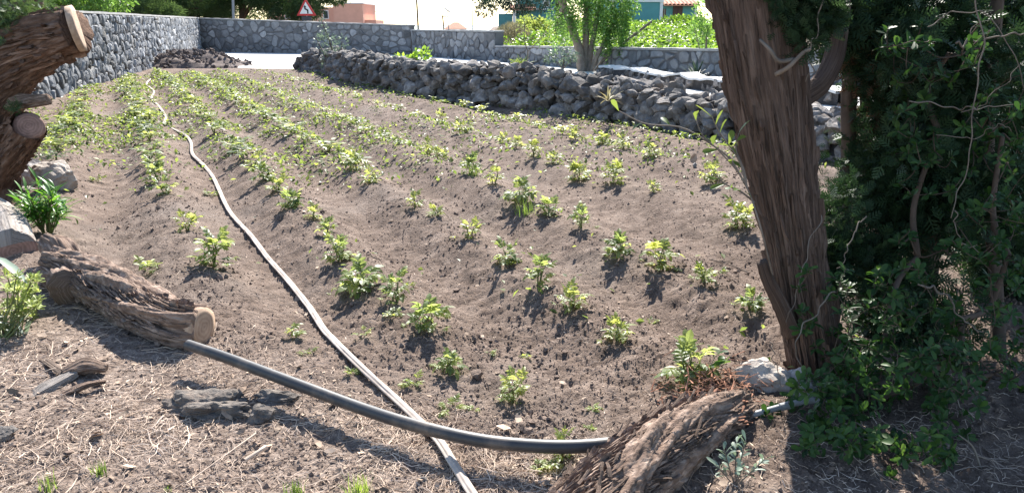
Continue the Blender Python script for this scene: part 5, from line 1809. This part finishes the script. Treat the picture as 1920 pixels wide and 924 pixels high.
# ------------------------------------------------------------------ plants along the walls and path
def card_cloud(b, c, rad, n, L, W, r, droop=0.0, tint=0.0, shell=0.4):
    u = r.normal(size=(n, 3)); u /= np.linalg.norm(u, axis=1)[:, None]
    off = u * (shell + (1 - shell) * r.random(n) ** 0.6)[:, None] * rad
    k = fbm(off[:, 0] * 2.6 / rad[0] + c[0], off[:, 1] * 2.6 / rad[1] + c[1], off[:, 2] * 2.6 / rad[2] + c[2], 2, 7)
    ok = k > -0.25; off = off[ok]; u = u[ok]; n = len(off)
    d = u * 0.6 + r.normal(0, 0.55, (n, 3)) + np.array([0, 0, -droop])
    az = np.arctan2(-d[:, 0], d[:, 1]); el = np.arctan2(d[:, 2], np.hypot(d[:, 0], d[:, 1]))
    M = rotz(az) @ rotx(el) @ roty(r.uniform(-1.5, 1.5, n)) * (L * r.uniform(0.6, 1.3, n))[:, None, None]
    V = np.array([[0, 0, 0], [W / L / 2, 0.45, 0.06], [0, 1, 0], [-W / L / 2, 0.45, 0.06]])
    scatter(b, (V, [np.array([[0, 1, 2, 3]])]), M, off + c, r.normal(tint, 0.2, n))


def tree(name, label, x, y, z0, trunks, crowns, leafmat, barkmat, L, W, seed, droop=0.0, group=None, strands=None, cat='tree'):
    """trunks: list of (points relative to the base, r0, r1); crowns: (centre, radii, count)"""
    root = thing(name, label, cat, (x, y, z0), group)
    r = np.random.default_rng(seed)
    for i, (pts, r0, r1) in enumerate(trunks):
        V, F, uv = tube(pts, [r0, (r0 + r1) / 2, r1], 14, 24, bark_disp(r0 * 0.10, 2.5, 2, seed + i, r0 * 0.12))
        link('trunk' if i == 0 else 'limb', Buf().add(V, F, 0, uv).mesh('trunk', True), barkmat, root)
    b = Buf()
    for c, rad, n in crowns:
        card_cloud(b, np.array(c, float), np.array(rad, float), n, L, W, r, droop)
    if strands:
        # hanging leafy strands
        for c, rad, n in strands:
            u = r.normal(size=(n, 3)); u /= np.linalg.norm(u, axis=1)[:, None]
            s0 = np.array(c) + u * np.array(rad) * (0.55 + 0.45 * r.random(n))[:, None]
            for p in s0:
                ln = r.uniform(0.5, 1.2); m = int(ln / 0.05)
                t = np.linspace(0, 1, m)
                a = r.uniform(0, 6.28)
                C = p + np.column_stack([np.cos(a) * 0.25 * t * ln, np.sin(a) * 0.25 * t * ln, -t * ln])
                C = np.repeat(C, 2, 0); k = len(C)
                az = r.uniform(0, 6.28, k); M = rotz(az) @ rotx(r.uniform(-1.0, 0.1, k)) @ roty(r.uniform(-1, 1, k)) * (L * r.uniform(0.7, 1.3, k))[:, None, None]
                V = np.array([[0, 0, 0], [W / L / 2, 0.45, 0.05], [0, 1, 0], [-W / L / 2, 0.45, 0.05]])
                scatter(b, (V, [np.array([[0, 1, 2, 3]])]), M, C, np.full(k, r.normal(0, 0.15)))
    link('crown', b.mesh('crown'), leafmat, root)
    return root


def pepper_tree():
    x, y = 2.55, 27.2
    tr = []
    for (dx, dy, h, bend, r0) in ((-0.75, 0.0, 2.9, -0.35, 0.17), (-0.05, 0.2, 2.7, 0.05, 0.14), (0.35, 0.1, 2.3, 0.05, 0.11), (0.9, 0.0, 1.9, 0.1, 0.08), (1.7, 0.15, 1.7, 0.5, 0.06)):
        tr.append(([(dx * 0.15, dy * 0.3, -0.05), (dx * 0.4 + 0.0, dy, h * 0.3), (dx * 0.75 + bend * 0.3, dy, h * 0.65), (dx + bend, dy, h)], r0, r0 * 0.55))
    tr.append(([(-0.9, 0, 2.0), (-0.7, -0.1, 2.5), (-0.3, -0.2, 3.0)], 0.07, 0.04))
    crowns = [((0.0, 0, 3.2), (1.75, 1.4, 1.0), 5200), ((-0.6, 0, 2.9), (1.0, 1.0, 0.8), 1800), ((0.8, -0.1, 2.3), (1.0, 0.9, 0.7), 2200), ((0.2, 0, 4.2), (2.0, 1.6, 1.0), 3500)]
    strands = [((0.35, 0, 2.3), (1.25, 0.9, 0.6), 110), ((0.9, 0, 1.75), (0.75, 0.6, 0.5), 60), ((-0.9, 0, 2.1), (0.6, 0.5, 0.4), 26)]
    tree('pepper_tree', 'light green drooping tree with several grey stems behind the rubble wall', x, y, 0.0, tr, crowns, L_pepper, M_twig, 0.13, 0.045, 3, 0.5, strands=strands)


pepper_tree()


def wall_plants():
    g = G(640, 143); X, Yy = -5.55, 25.2
    # grey green upright shrub leaning on the rubble wall
    tr = [([(0, 0, 0), (-0.05, 0, 0.5), (-0.25, 0, 1.25), (-0.42, 0, 1.75)], 0.025, 0.01), ([(0, 0, 0), (0.1, 0, 0.5), (0.2, 0, 1.1)], 0.02, 0.008), ([(0, 0, 0), (-0.3, 0, 0.5), (-0.62, 0, 1.2)], 0.02, 0.008), ([(0, 0, 0), (0.25, 0, 0.4), (0.45, 0, 0.7)], 0.015, 0.006)]
    cr = [((-0.05, 0, 0.45), (0.5, 0.4, 0.45), 520), ((-0.2, 0, 0.95), (0.3, 0.25, 0.45), 240), ((0.18, 0, 1.0), (0.2, 0.2, 0.3), 110), ((-0.38, 0, 1.5), (0.14, 0.14, 0.35), 80), ((-0.55, 0, 1.05), (0.12, 0.1, 0.25), 40), ((0.35, 0, 0.45), (0.25, 0.2, 0.3), 130)]
    tree('grey_shrub', 'upright grey green shrub against the near end of the rubble wall', X, Yy, 0.0, tr, cr, L_greyleaf, M_darktwig, 0.09, 0.04, 51, -0.3, cat='shrub')
    # bright green creeper on top of the rubble wall
    p = P(770, 100, 20.6)
    tree('green_creeper', 'bright green leafy creeper on top of the rubble wall', p.x, p.y, 0.55, [([(0, 0, 0), (0.1, 0, 0.1), (0.3, 0, 0.25)], 0.012, 0.006), ([(0, 0, 0), (-0.2, 0, 0.1), (-0.35, 0, 0.12)], 0.012, 0.006)],
         [((-0.15, 0, 0.14), (0.42, 0.25, 0.13), 300), ((0.28, 0.05, 0.27), (0.25, 0.2, 0.18), 170)], L_vine, M_twig, 0.11, 0.075, 52, 0.0, cat='shrub')
    # thin sapling with a whitish top growing out of the rubble
    p = P(1052, 165, 14.6)
    tree('sapling', 'thin grey leaved sapling growing out of the rubble wall', p.x, p.y, 0.35, [([(0, 0, 0), (0.02, 0, 0.3), (0.05, 0, 0.75)], 0.022, 0.01), ([(0.03, 0, 0.45), (-0.1, 0, 0.6), (-0.2, 0, 0.7)], 0.01, 0.006), ([(0.03, 0, 0.45), (0.15, 0, 0.6), (0.24, 0, 0.72)], 0.01, 0.006)],
         [((0.0, 0, 0.72), (0.24, 0.2, 0.17), 190), ((0.2, 0, 0.7), (0.13, 0.1, 0.1), 60), ((-0.2, 0, 0.66), (0.12, 0.1, 0.1), 60)], L_greyleaf, M_twig, 0.085, 0.035, 53, 0.2)
    # bare forked sapling
    p = P(988, 120, 17.6)
    tree('bare_sapling', 'pale forked sapling with few leaves behind the rubble wall', p.x, p.y, 0.3, [([(0, 0, 0), (0.0, 0, 0.4), (0.02, 0, 0.75)], 0.02, 0.015), ([(0.02, 0, 0.72), (-0.05, 0, 0.95), (-0.06, 0, 1.35)], 0.012, 0.006), ([(0.02, 0, 0.72), (0.2, 0, 0.9), (0.42, 0, 1.15)], 0.012, 0.006), ([(0.02, 0, 0.72), (0.12, 0, 0.8), (0.4, 0, 0.78)], 0.010, 0.005)],
         [((-0.05, 0, 1.25), (0.18, 0.15, 0.2), 60), ((0.4, 0, 1.1), (0.15, 0.12, 0.12), 50), ((-0.2, 0, 0.42), (0.18, 0.15, 0.14), 130)], L_shoot, M_twig, 0.10, 0.03, 54, 0.1)
    # spiky rosettes
    for k, (u, v, Y_, n, L, lab, mat) in enumerate(((1305, 150, 22.3, 46, 0.55, 'dark spiky agave against the low vineyard wall', L_dark), (978, 128, 17.5, 26, 0.3, 'small yellowish rosette plant on the rubble wall', L_shoot), (865, 158, 17.6, 22, 0.32, 'sparse pale succulent in the shaded rubble face', L_greyleaf), (1140, 190, 12.6, 16, 0.28, 'dry greyish tuft in the rubble wall', L_drygrass))):
        p = P(u, v, Y_); root = thing('rosette_plant', lab, 'plant', (p.x, p.y, p.z))
        r = np.random.default_rng(60 + k); ms = [mesh_of(lance(1, 0.12, 0.3, c), 'leaf', mat) for c in (0.1, 0.3, 0.5)]
        for q in range(n):
            o = link('leaf', ms[q % 3], None, root, (0, 0, 0)); s = L * r.uniform(0.7, 1.15); o.scale = (s, s, s)
            o.rotation_euler = (r.uniform(0.1, 1.35), 0, q * 2.4)
    # tall blue green shrub beside the trunk
    p = P(1322, 100, 23.5)
    tree('tall_shrub', 'tall blue green shrub beside the vineyard wall near the trunk', p.x, p.y, 0.1, [([(0, 0, 0), (0.02, 0, 0.7), (0.0, 0, 1.6)], 0.04, 0.02), ([(0, 0, 0.4), (-0.2, 0, 0.9), (-0.35, 0, 1.4)], 0.02, 0.01)],
         [((0, 0, 1.75), (0.42, 0.4, 0.65), 900), ((-0.2, 0, 1.3), (0.3, 0.3, 0.35), 260), ((0.05, 0, 0.7), (0.2, 0.2, 0.35), 90)], L_pepper, M_twig, 0.14, 0.04, 55, -0.2, cat='shrub')


wall_plants()


def vineyard():
    r = np.random.default_rng(71)
    b = Buf()
    n = 52000
    y = r.uniform(23, 66, n); a = r.uniform(-0.045, 0.36, n); x = a * y
    s = y - line_y(BW, x)
    rowk = 0.5 + 0.5 * np.cos(2 * np.pi * (y * 0.92 + x * 0.35) / 2.6)
    lump = fbm(x * 0.35, y * 0.35, 0, 3, 72)
    ok = (s > 0.55) & (r.random(n) < np.clip(0.45 + 0.35 * rowk + 0.3 * lump, 0.1, 1)) & ~((a < 0.012) & (y > 38))
    x, y, rowk, lump = x[ok], y[ok], rowk[ok], lump[ok]; n = len(x)
    top = 0.30 + 0.42 * rowk + 0.16 * lump
    z = terrain(x, y, False) + np.maximum(top, 0.1) * r.random(n) ** 0.6
    sz = r.uniform(0.09, 0.17, n) * (0.8 + 0.006 * y)
    V = np.array([[0, -.5, 0], [.48, -.15, .12], [.3, .35, .05], [0, .55, -.1], [-.3, .35, .05], [-.48, -.15, .12]])
    M = rotz(r.uniform(0, 6.3, n)) @ rotx(r.normal(0.3, .6, n)) @ roty(r.normal(0, .5, n)) * sz[:, None, None]
    scatter(b, (V, [np.array([[0, 1, 2, 3], [0, 3, 4, 5]])]), M, np.column_stack([x, y, z]), r.normal(0, 0.25, n))
    tag(link('vineyard', b.mesh('vineyard'), L_vine), 'mass of bright green low vines beyond the wall', 'vines', None, 'stuff')
    # dry grass mound at the left end of the vines
    b = Buf(); n = 9000
    x = r.normal(0.05, 0.9, n); y = r.uniform(38.5, 46, n)
    hgt = 1.0 * np.exp(-(x - 0.0) ** 2 / 1.4) 
    z = 0.55 + hgt * r.random(n) ** 0.5
    M = rotz(r.uniform(0, 6.3, n)) @ rotx(r.uniform(0.5, 1.5, n)) * r.uniform(0.14, 0.34, n)[:, None, None]
    V = np.array([[-.05, 0, 0], [.05, 0, 0], [0, 1, -.1]])
    scatter(b, (V, [np.array([[0, 1, 2]])]), M, np.column_stack([x, y, z]), r.normal(0, 0.2, n))
    tag(link('dry_grass', b.mesh('dry_grass'), L_drygrass), 'straw coloured dry grass at the left end of the vines', 'grass', None, 'stuff')
    # taller bushes behind the pepper tree
    for k, (u, v, Y_, rx, rz_, lab) in enumerate(((1000, 52, 47, 1.3, 0.75, 'yellow green bush between dry grass and the pepper tree'), (1130, 52, 44, 1.7, 0.7, 'rounded light green bush right of the pepper tree stems'), (1275, 40, 52, 1.5, 0.45, 'low pale bush under the teal house terrace'))):
        p = P(u, v, Y_); z0 = tz(p.x, p.y)
        tree('round_bush', lab, p.x, p.y, z0, [([(0, 0, 0), (0.05, 0, 0.3), (0.1, 0, 0.8)], 0.05, 0.02)], [((0, 0, max(0.5, p.z - z0 - 0.1)), (rx, 1.0, rz_), 2200)], L_vine if k else L_weed, M_twig, 0.2, 0.1, 81 + k, 0.2, cat='bush')


vineyard()


def back_trees():
    """pines and broadleaf trees behind the left and far walls"""
    specs = [  # u, Y, crown bottom v, radii, leaf, label
        (120, 40, 10, 2.6, L_pepper, 'light green bushy tree leaning over the left wall'),
        (215, 50, 14, 3.0, L_pine, 'dark pine behind the left wall, left of the metal pole'),
        (275, 60, 26, 3.4, L_pine, 'tall dark pine filling the gap behind the left wall'),
        (390, 62, 24, 3.4, L_pine, 'dark pine directly behind the wall corner, furthest back'),
        (330, 55, 18, 3.2, L_pine, 'dark pine behind the wall corner, beside the metal pole'),
        (450, 58, 12, 3.0, L_pine, 'dark pine with bare lower branches right of the metal pole'),
        (560, 56, 6, 2.8, L_pine, 'leaning pine with crooked trunk behind the road sign')]
    for k, (u, Y_, vb, rad, lm, lab) in enumerate(specs):
        p = P(u, 46, Y_); z0 = tz(p.x, p.y)
        zb = P(u, vb, Y_).z - z0
        sc = 1.0; r = np.random.default_rng(120 + k)
        lean = (0.3, 0.6, 0.2, -0.2, -0.4, 0.5, -0.9)[k]
        tr = [([(0, 0, -0.2), (lean * 0.3, 0, zb * 0.6), (lean, 0, zb + 1.2), (lean * 1.2, 0, zb + 3.2)], 0.26, 0.12)]
        for q in range(6):
            a = r.uniform(0, 6.28); L = rad * r.uniform(0.6, 0.95); h = zb * r.uniform(0.75, 1.1)
            tr.append(([(lean * 0.5, 0, h * 0.8), (math.cos(a) * L * 0.5 + lean * 0.5, math.sin(a) * L * 0.4, h + 0.2), (math.cos(a) * L + lean * 0.5, math.sin(a) * L * 0.8, h + r.uniform(0.1, 1.0))], 0.09, 0.035))
        cr = [((lean, 0, zb + 1.6), (rad, rad * 0.8, 1.9), 7500)]
        for q in range(7):
            a = r.uniform(0, 6.28); d = rad * r.uniform(0.4, 0.95)
            cr.append(((lean + math.cos(a) * d, math.sin(a) * d * 0.7, zb + r.uniform(-0.75, 0.9)), (1.15, 0.9, 0.7), 1500))
        if k == 6:
            cr += [((1.6, 0, zb + 0.55), (1.1, 0.9, 0.55), 1300), ((2.6, 0, zb + 0.35), (0.9, 0.8, 0.45), 1000), ((3.3, 0, zb + 0.65), (0.7, 0.6, 0.4), 600)]
            tr.append(([(0, 0, zb * 0.8), (1.5, 0, zb + 0.5), (3.2, 0, zb + 0.6)], 0.09, 0.03))
        tree('pine_tree' if lm is L_pine else 'bushy_tree', lab, p.x, p.y, z0, tr, cr, lm, M_darktwig, 0.34 if lm is L_pine else 0.22, 0.05 if lm is L_pine else 0.08, 130 + k, 0.1)
    # overhanging pine bough in front of the salmon house
    # dark broadleaf tree whose branches hang in above the vines
    p = P(1045, 46, 44); z0 = tz(p.x, p.y)
    cr = [((0, 0, 5.0), (4.6, 3.5, 2.0), 9000), ((-3.3, 0, 2.55), (1.5, 1.2, 0.75), 2000), ((-3.9, 0, 1.75), (0.6, 0.6, 0.45), 420), ((-2.2, 0, 2.0), (0.8, 0.7, 0.6), 800), ((-0.8, 0, 2.4), (1.0, 0.9, 0.9), 900)]
    tr = [([(0, 0, -0.2), (0.1, 0, 1.5), (0.0, 0, 3.2), (0.1, 0, 5.5)], 0.25, 0.12), ([(0, 0, 2.6), (-1.4, 0, 3.2), (-3.2, 0, 2.9)], 0.10, 0.04), ([(0, 0, 2.8), (1.4, 0.3, 3.6), (3.0, 0.4, 4.6)], 0.10, 0.04)]
    tree('dark_tree', 'dark feathery tree hanging in at the top above the dry grass', p.x, p.y, z0, tr, cr, L_dark, M_darktwig, 0.22, 0.055, 140, 0.35)


back_trees()

# ------------------------------------------------------------------ houses, poles and the road sign
def tile_roof(parent, name, x0, x1, y0, y1, z0, z1, O, step=0.32):
    """single pitch of barrel tiles running from the eave (y0, z0) up to (y1, z1)"""
    root = None; b = Buf(); n = max(3, int((x1 - x0) / step))
    V = np.array([(x0, y0, z0 - 0.06), (x1, y0, z0 - 0.06), (x1, y1, z1 - 0.06), (x0, y1, z1 - 0.06), (x0, y0, z0 - 0.14), (x1, y0, z0 - 0.14), (x1, y1, z1 - 0.14), (x0, y1, z1 - 0.14)])
    b.add(V, [np.array([[0, 1, 2, 3], [7, 6, 5, 4], [0, 4, 5, 1], [1, 5, 6, 2], [2, 6, 7, 3], [3, 7, 4, 0]])])
    rf = link(name, b.mesh(name, origin=O), M_tile, parent)
    th = np.linspace(0, np.pi, 5); m = 3
    w2 = (x1 - x0) / n / 2
    C = []
    for t in np.linspace(0, 1, 2):
        for a in th: C.append((math.cos(a) * w2 * 0.95, y0 - 0.05 + (y1 - y0) * t, z0 - 0.058 + (z1 - z0) * t + math.sin(a) * w2 * 0.75))
    V = np.array(C); F = np.array([[k, k + 1, 5 + k + 1, 5 + k] for k in range(4)])
    me = fast_mesh('tile_row', V - np.array([0, 0, 0]), [F], smooth=True); me.materials.append(M_tile)
    for k in range(n):
        link('tile_row', me, None, rf, (x0 + (k + 0.5) * (x1 - x0) / n - O[0], -O[1], -O[2]))
    return rf


def houses():
    def bx(parent, name, mat, x0, x1, y0, y1, z0, z1, O):
        b = Buf(); box(b, ((x0 + x1) / 2, (y0 + y1) / 2, (z0 + z1) / 2), (x1 - x0, y1 - y0, z1 - z0))
        return link(name, b.mesh(name, origin=O), mat, parent, None)
    # teal house on the right
    Y0 = 66.0
    X = lambda u, Yy=Y0: P(u, 40, Yy).x
    Z = lambda v, Yy=Y0: P(960, v, Yy).z
    O = np.array([X(1240), Y0, 1.0])
    root = thing('teal_house', 'teal house with white corners, red tiled roof and brown doors', 'house', O)
    gz = 0.9
    bx(root, 'wall', M_teal, X(1120), X(1236.5), Y0, Y0 + 8, gz, Z(-30), O)
    bx(root, 'corner_pilaster', M_white, X(1236), X(1241.5), Y0 - 0.06, Y0 + 0.3, gz, Z(0), O)
    bx(root, 'cornice', M_white, X(1119), X(1242.5), Y0 - 0.12, Y0 - 0.003, Z(4.5), Z(0), O)
    Yb = Y0 + 1.8
    XB = lambda u: P(u, 40, Yb).x
    bx(root, 'wall', M_teal, XB(1241.5), XB(1304), Yb, Yb + 7, gz, P(960, 4, Yb).z, O)
    bx(root, 'corner_pilaster', M_white, XB(1301), XB(1306), Yb - 0.06, Yb + 0.3, gz, P(960, 5, Yb).z, O)
    d = bx(root, 'door', M_wood, XB(1260.5), XB(1278.5), Yb - 0.05, Yb + 0.1, gz, P(960, 9, Yb).z, O)
    for k in (1263.0, 1270.5):
        b = Buf(); box(b, (XB(k + 2.8), Yb - 0.065, P(960, 24, Yb).z), (XB(6) - XB(1), 0.03, 1.0)); link('door_panel', b.mesh('door_panel', origin=O), M_wood, d)
    wn = bx(root, 'window', M_wood, XB(1241.8), XB(1247.5), Yb - 0.05, Yb + 0.1, P(960, 38, Yb).z, P(960, 17, Yb).z, O)
    b = Buf(); box(b, (XB(1244.6), Yb - 0.06, P(960, 27, Yb).z), (0.10, 0.02, 0.8)); link('pane', b.mesh('pane', origin=O), M_glass, wn)
    tile_roof(root, 'roof', XB(1241), XB(1307.5), Yb - 0.7, Yb + 3.4, P(960, 8.5, Yb - 0.7).z, P(960, -9, Yb + 3.4).z, O)
    # terrace rail with red flower pots
    tr = bx(root, 'terrace_rail', M_white, XB(1256), XB(1306), Yb - 1.6, Yb - 1.5, P(960, 45, Yb).z, P(960, 39.5, Yb).z, O)
    r = np.random.default_rng(6)
    for k in range(12):
        V, Fs = rock_tpl(1, 300 + k); 
        o = link('flowers', fast_mesh('flowers', V * r.uniform(0.09, 0.16), Fs), M_signred if k % 3 else M_white, root, (XB(1258 + k * 4.1) - O[0], Yb - 1.55 - O[1], P(960, 38.5 + r.uniform(-1, 1.5), Yb).z - O[2]))
    # second teal house further left
    Y1 = 74.0
    XC = lambda u: P(u, 40, Y1).x
    ZC = lambda v: P(960, v, Y1).z
    O = np.array([XC(1000), Y1, 1.0])
    root = thing('teal_house', 'teal house with white porch column behind the dark hanging branches', 'house', O)
    bx(root, 'wall', M_teal, XC(968), XC(1062), Y1, Y1 + 7, 0.6, ZC(-6), O)
    bx(root, 'low_wall', M_teal, XC(934), XC(961), Y1 + 1.2, Y1 + 5, 0.6, ZC(26), O)
    bx(root, 'porch_column', M_white, XC(961.2), XC(967), Y1 - 1.6, Y1 - 1.3, 0.6, ZC(19), O)
    bx(root, 'porch_beam', M_white, XC(957), XC(1004), Y1 - 1.7, Y1 - 1.25, ZC(21), ZC(17.5), O)
    bx(root, 'band', M_white, XC(1004.5), XC(1063), Y1 - 0.08, Y1 - 0.003, ZC(19), ZC(16), O)
    tile_roof(root, 'roof', XC(955), XC(1004), Y1 - 1.9, Y1 - 0.01, ZC(17), ZC(9), O)
    tile_roof(root, 'roof', XC(966), XC(1066), Y1 - 0.5, Y1 + 3.5, ZC(-6), ZC(-22), O)
    wn = bx(root, 'window', M_white, XC(1018), XC(1030), Y1 - 0.05, Y1 + 0.1, ZC(14), ZC(2), O)
    b = Buf(); box(b, (XC(1024), Y1 - 0.06, ZC(8)), (0.42, 0.02, 0.42)); link('pane', b.mesh('pane', origin=O), M_glass, wn)
    # salmon house behind the pines
    Y2 = 92.0
    XD = lambda u: P(u, 40, Y2).x
    ZD = lambda v: P(960, v, Y2).z
    O = np.array([XD(620), Y2, 0.0])
    root = thing('salmon_house', 'salmon pink house behind the pines and far wall', 'house', O)
    gz = tz(XD(620), Y2) - 0.3
    bx(root, 'wall', M_salmon, XD(500), XD(628), Y2, Y2 + 9, gz, ZD(14), O)
    bx(root, 'wall', M_salmon, XD(628.2), XD(683), Y2 - 0.6, Y2 + 8, gz, ZD(8), O)
    bx(root, 'parapet', M_white, XD(627), XD(684.5), Y2 - 0.7, Y2 + 8.1, ZD(7.95), ZD(5.5), O)
    bx(root, 'annex', M_salmon, XD(683.2), XD(704), Y2 + 0.4, Y2 + 6, gz, ZD(38), O)
    for u in (540, 575, 612):
        wn = bx(root, 'window', M_white, XD(u - 5), XD(u + 5), Y2 - 0.06, Y2 + 0.1, ZD(36), ZD(20), O)
        b = Buf(); box(b, (XD(u), Y2 - 0.07, ZD(28)), (0.45, 0.02, 0.8)); link('pane', b.mesh('pane', origin=O), M_glass, wn)
    # far hip roof
    Y3 = 120.0
    p = P(855, 50, Y3); O = np.array([p.x, Y3, p.z])
    root = thing('far_house', 'small far house with red hipped roof above the middle wall', 'house', O)
    hw, hz = 1.75, 0.95
    V = np.array([(-hw, -2, 0), (hw, -2, 0), (hw, 2, 0), (-hw, 2, 0), (-0.35, 0, hz), (0.35, 0, hz)]) + np.array([0, 0, -0.35])
    link('roof', fast_mesh('roof', V, [np.array([[0, 1, 5, 4], [2, 3, 4, 5]]), np.array([[1, 2, 5], [3, 0, 4]])]), M_tile, root)
    b = Buf(); box(b, (0, 0, -0.35 - 6.0), (2 * hw - 0.5, 3.5, 12.0)); link('wall', b.mesh('wall'), M_white, root)
    b = Buf(); box(b, (0.9, -1.77, -1.4), (0.8, 0.05, 1.0)); link('window', b.mesh('window'), M_glass, root)


houses()


def poles():
    def pole(name, label, pts, r0, r1, mat, cat='pole'):
        root = thing(name, label, cat, (pts[0][0], pts[0][1], pts[0][2]))
        V, F, uv = tube(pts, [r0, r1], 10, 12); Buf().add(V, F, 0, uv).build('shaft', mat, root, smooth=True)
        return root
    def foot(p):
        return Vector((p.x, p.y, tz(p.x, p.y) - 0.2))
    a = P(438, 40, 52); t = P(433, -160, 52)
    rt = pole('metal_pole', 'pale metal pole rising behind the far wall corner', [foot(a), a, t], 0.10, 0.08, M_metal)
    a = P(784, 52, 60); t = P(776, -90, 60); rt = pole('timber_pole', 'thin dark pole behind the step of the far wall', [foot(a), a, t], 0.075, 0.06, M_timber)
    a = P(886, 54, 75); t = P(884.5, -60, 75); rt = pole('thin_pole', 'thinnest grey pole right of the solar lamp', [foot(a), a, t], 0.05, 0.04, M_metal)
    a = P(832, 54, 62); t = P(829.5, 29, 62); rt = pole('short_post', 'short dark post left of the solar lamp', [foot(a), a, t], 0.06, 0.05, M_timber)
    # solar street lamp
    a = P(841, 54, 75); t = P(839, 22, 75)
    rt = pole('solar_lamp', 'street lamp with tilted dark solar panel', [foot(a), a, t], 0.04, 0.035, M_metal, 'street lamp')
    O = np.array(rt.location)
    b = Buf(); V = np.array([(-.28, -.2, .0), (.28, -.2, 0), (.28, .2, 0), (-.28, .2, 0), (-.28, -.2, .04), (.28, -.2, .04), (.28, .2, .04), (-.28, .2, .04)]) @ (roty(0.65) @ rotx(0.2)).T * 1.35 + np.array(t) + np.array([0, 0, 0.1])
    b.add(V, [np.array([[3, 2, 1, 0], [4, 5, 6, 7], [0, 1, 5, 4], [1, 2, 6, 5], [2, 3, 7, 6], [3, 0, 4, 7]])]); b.build('solar_panel', M_darkmetal, rt)
    arm = P(833, 31.5, 75); q = P(839.5, 31, 75)
    V, F, uv = tube([q, arm], [0.03, 0.03], 6, 4); Buf().add(V, F).build('arm', M_metal, rt)
    b = Buf(); box(b, np.array(arm), (0.34, 0.16, 0.08)); b.build('lamp_head', M_metal, rt)
    # little far lamps
    for (u, v, lab) in ((703, 22, 'tiny far lamp left of the dark pole, higher one'), (762, 32, 'tiny far lamp just left of the thin dark pole'), (688, 33, 'tiny far lamp beside the salmon house')):
        a = P(u, 50, 110); t = P(u, v, 110); rt = pole('far_lamp', lab, [foot(a), a, t], 0.03, 0.025, M_white, 'street lamp')
        b = Buf(); box(b, np.array(t) + np.array([0.1, 0, 0.02]), (0.36, 0.14, 0.09)); b.build('lamp_head', M_metal, rt)
    # triangular bend warning sign
    Y_ = 50.0
    c = P(574, 19, Y_); s = 0.62
    f = foot(c); root = thing('road_sign', 'red bordered triangular road sign with black bend arrow', 'sign', f)
    V, F, uv = tube([f, c + Vector((0, 0.08, 0.4))], [0.035, 0.035], 10, 6); Buf().add(V, F).build('post', M_metal, root, smooth=True)
    def tri(h, yoff, name, mat, dz=0.0):
        k = h * 2 / math.sqrt(3) / 2
        V = np.array([(-k, 0, -h / 3), (k, 0, -h / 3), (0, 0, 2 * h / 3), (-k, 0.02, -h / 3), (k, 0.02, -h / 3), (0, 0.02, 2 * h / 3)]) + np.array(c) + np.array([0, yoff, dz])
        Buf().add(V, [np.array([[0, 1, 2], [5, 4, 3]]), np.array([[0, 3, 4, 1], [1, 4, 5, 2], [2, 5, 3, 0]])]).build(name, mat, root)
    tri(1.05, 0.0, 'red_border', M_signred)
    tri(0.70, -0.024, 'white_field', M_signwhite)
    # double-bend arrow, first to the left
    b = Buf()
    pl = [(0.10, -0.20), (0.10, -0.02), (-0.06, 0.06), (-0.06, 0.16)]
    wv = 0.045
    for (x0, z0), (x1, z1) in zip(pl[:-1], pl[1:]):
        dx, dz = x1 - x0, z1 - z0; L = math.hypot(dx, dz); nx, nz = -dz / L * wv, dx / L * wv
        e = 0.02
        V = np.array([(x0 + nx - dx / L * e, -0.03, z0 + nz - dz / L * e), (x0 - nx - dx / L * e, -0.03, z0 - nz - dz / L * e), (x1 - nx + dx / L * e, -0.03, z1 - nz + dz / L * e), (x1 + nx + dx / L * e, -0.03, z1 + nz + dz / L * e)])
        b.add(V + np.array(c) + np.array([0, -0.002 * len(b.V), 0]), [np.array([[0, 1, 2, 3]])])
    V = np.array([(-0.16, -0.04, 0.15), (0.04, -0.04, 0.15), (-0.06, -0.04, 0.28)]); b.add(V + np.array(c), [np.array([[0, 1, 2]])])
    b.build('bend_arrow', M_signblack, root)
    # back of the small plate below the triangle
    b = Buf(); box(b, np.array(c) + np.array([0, -0.01, -0.52]), (0.62, 0.02, 0.26)); b.build('plate', M_darkmetal, root)


poles()
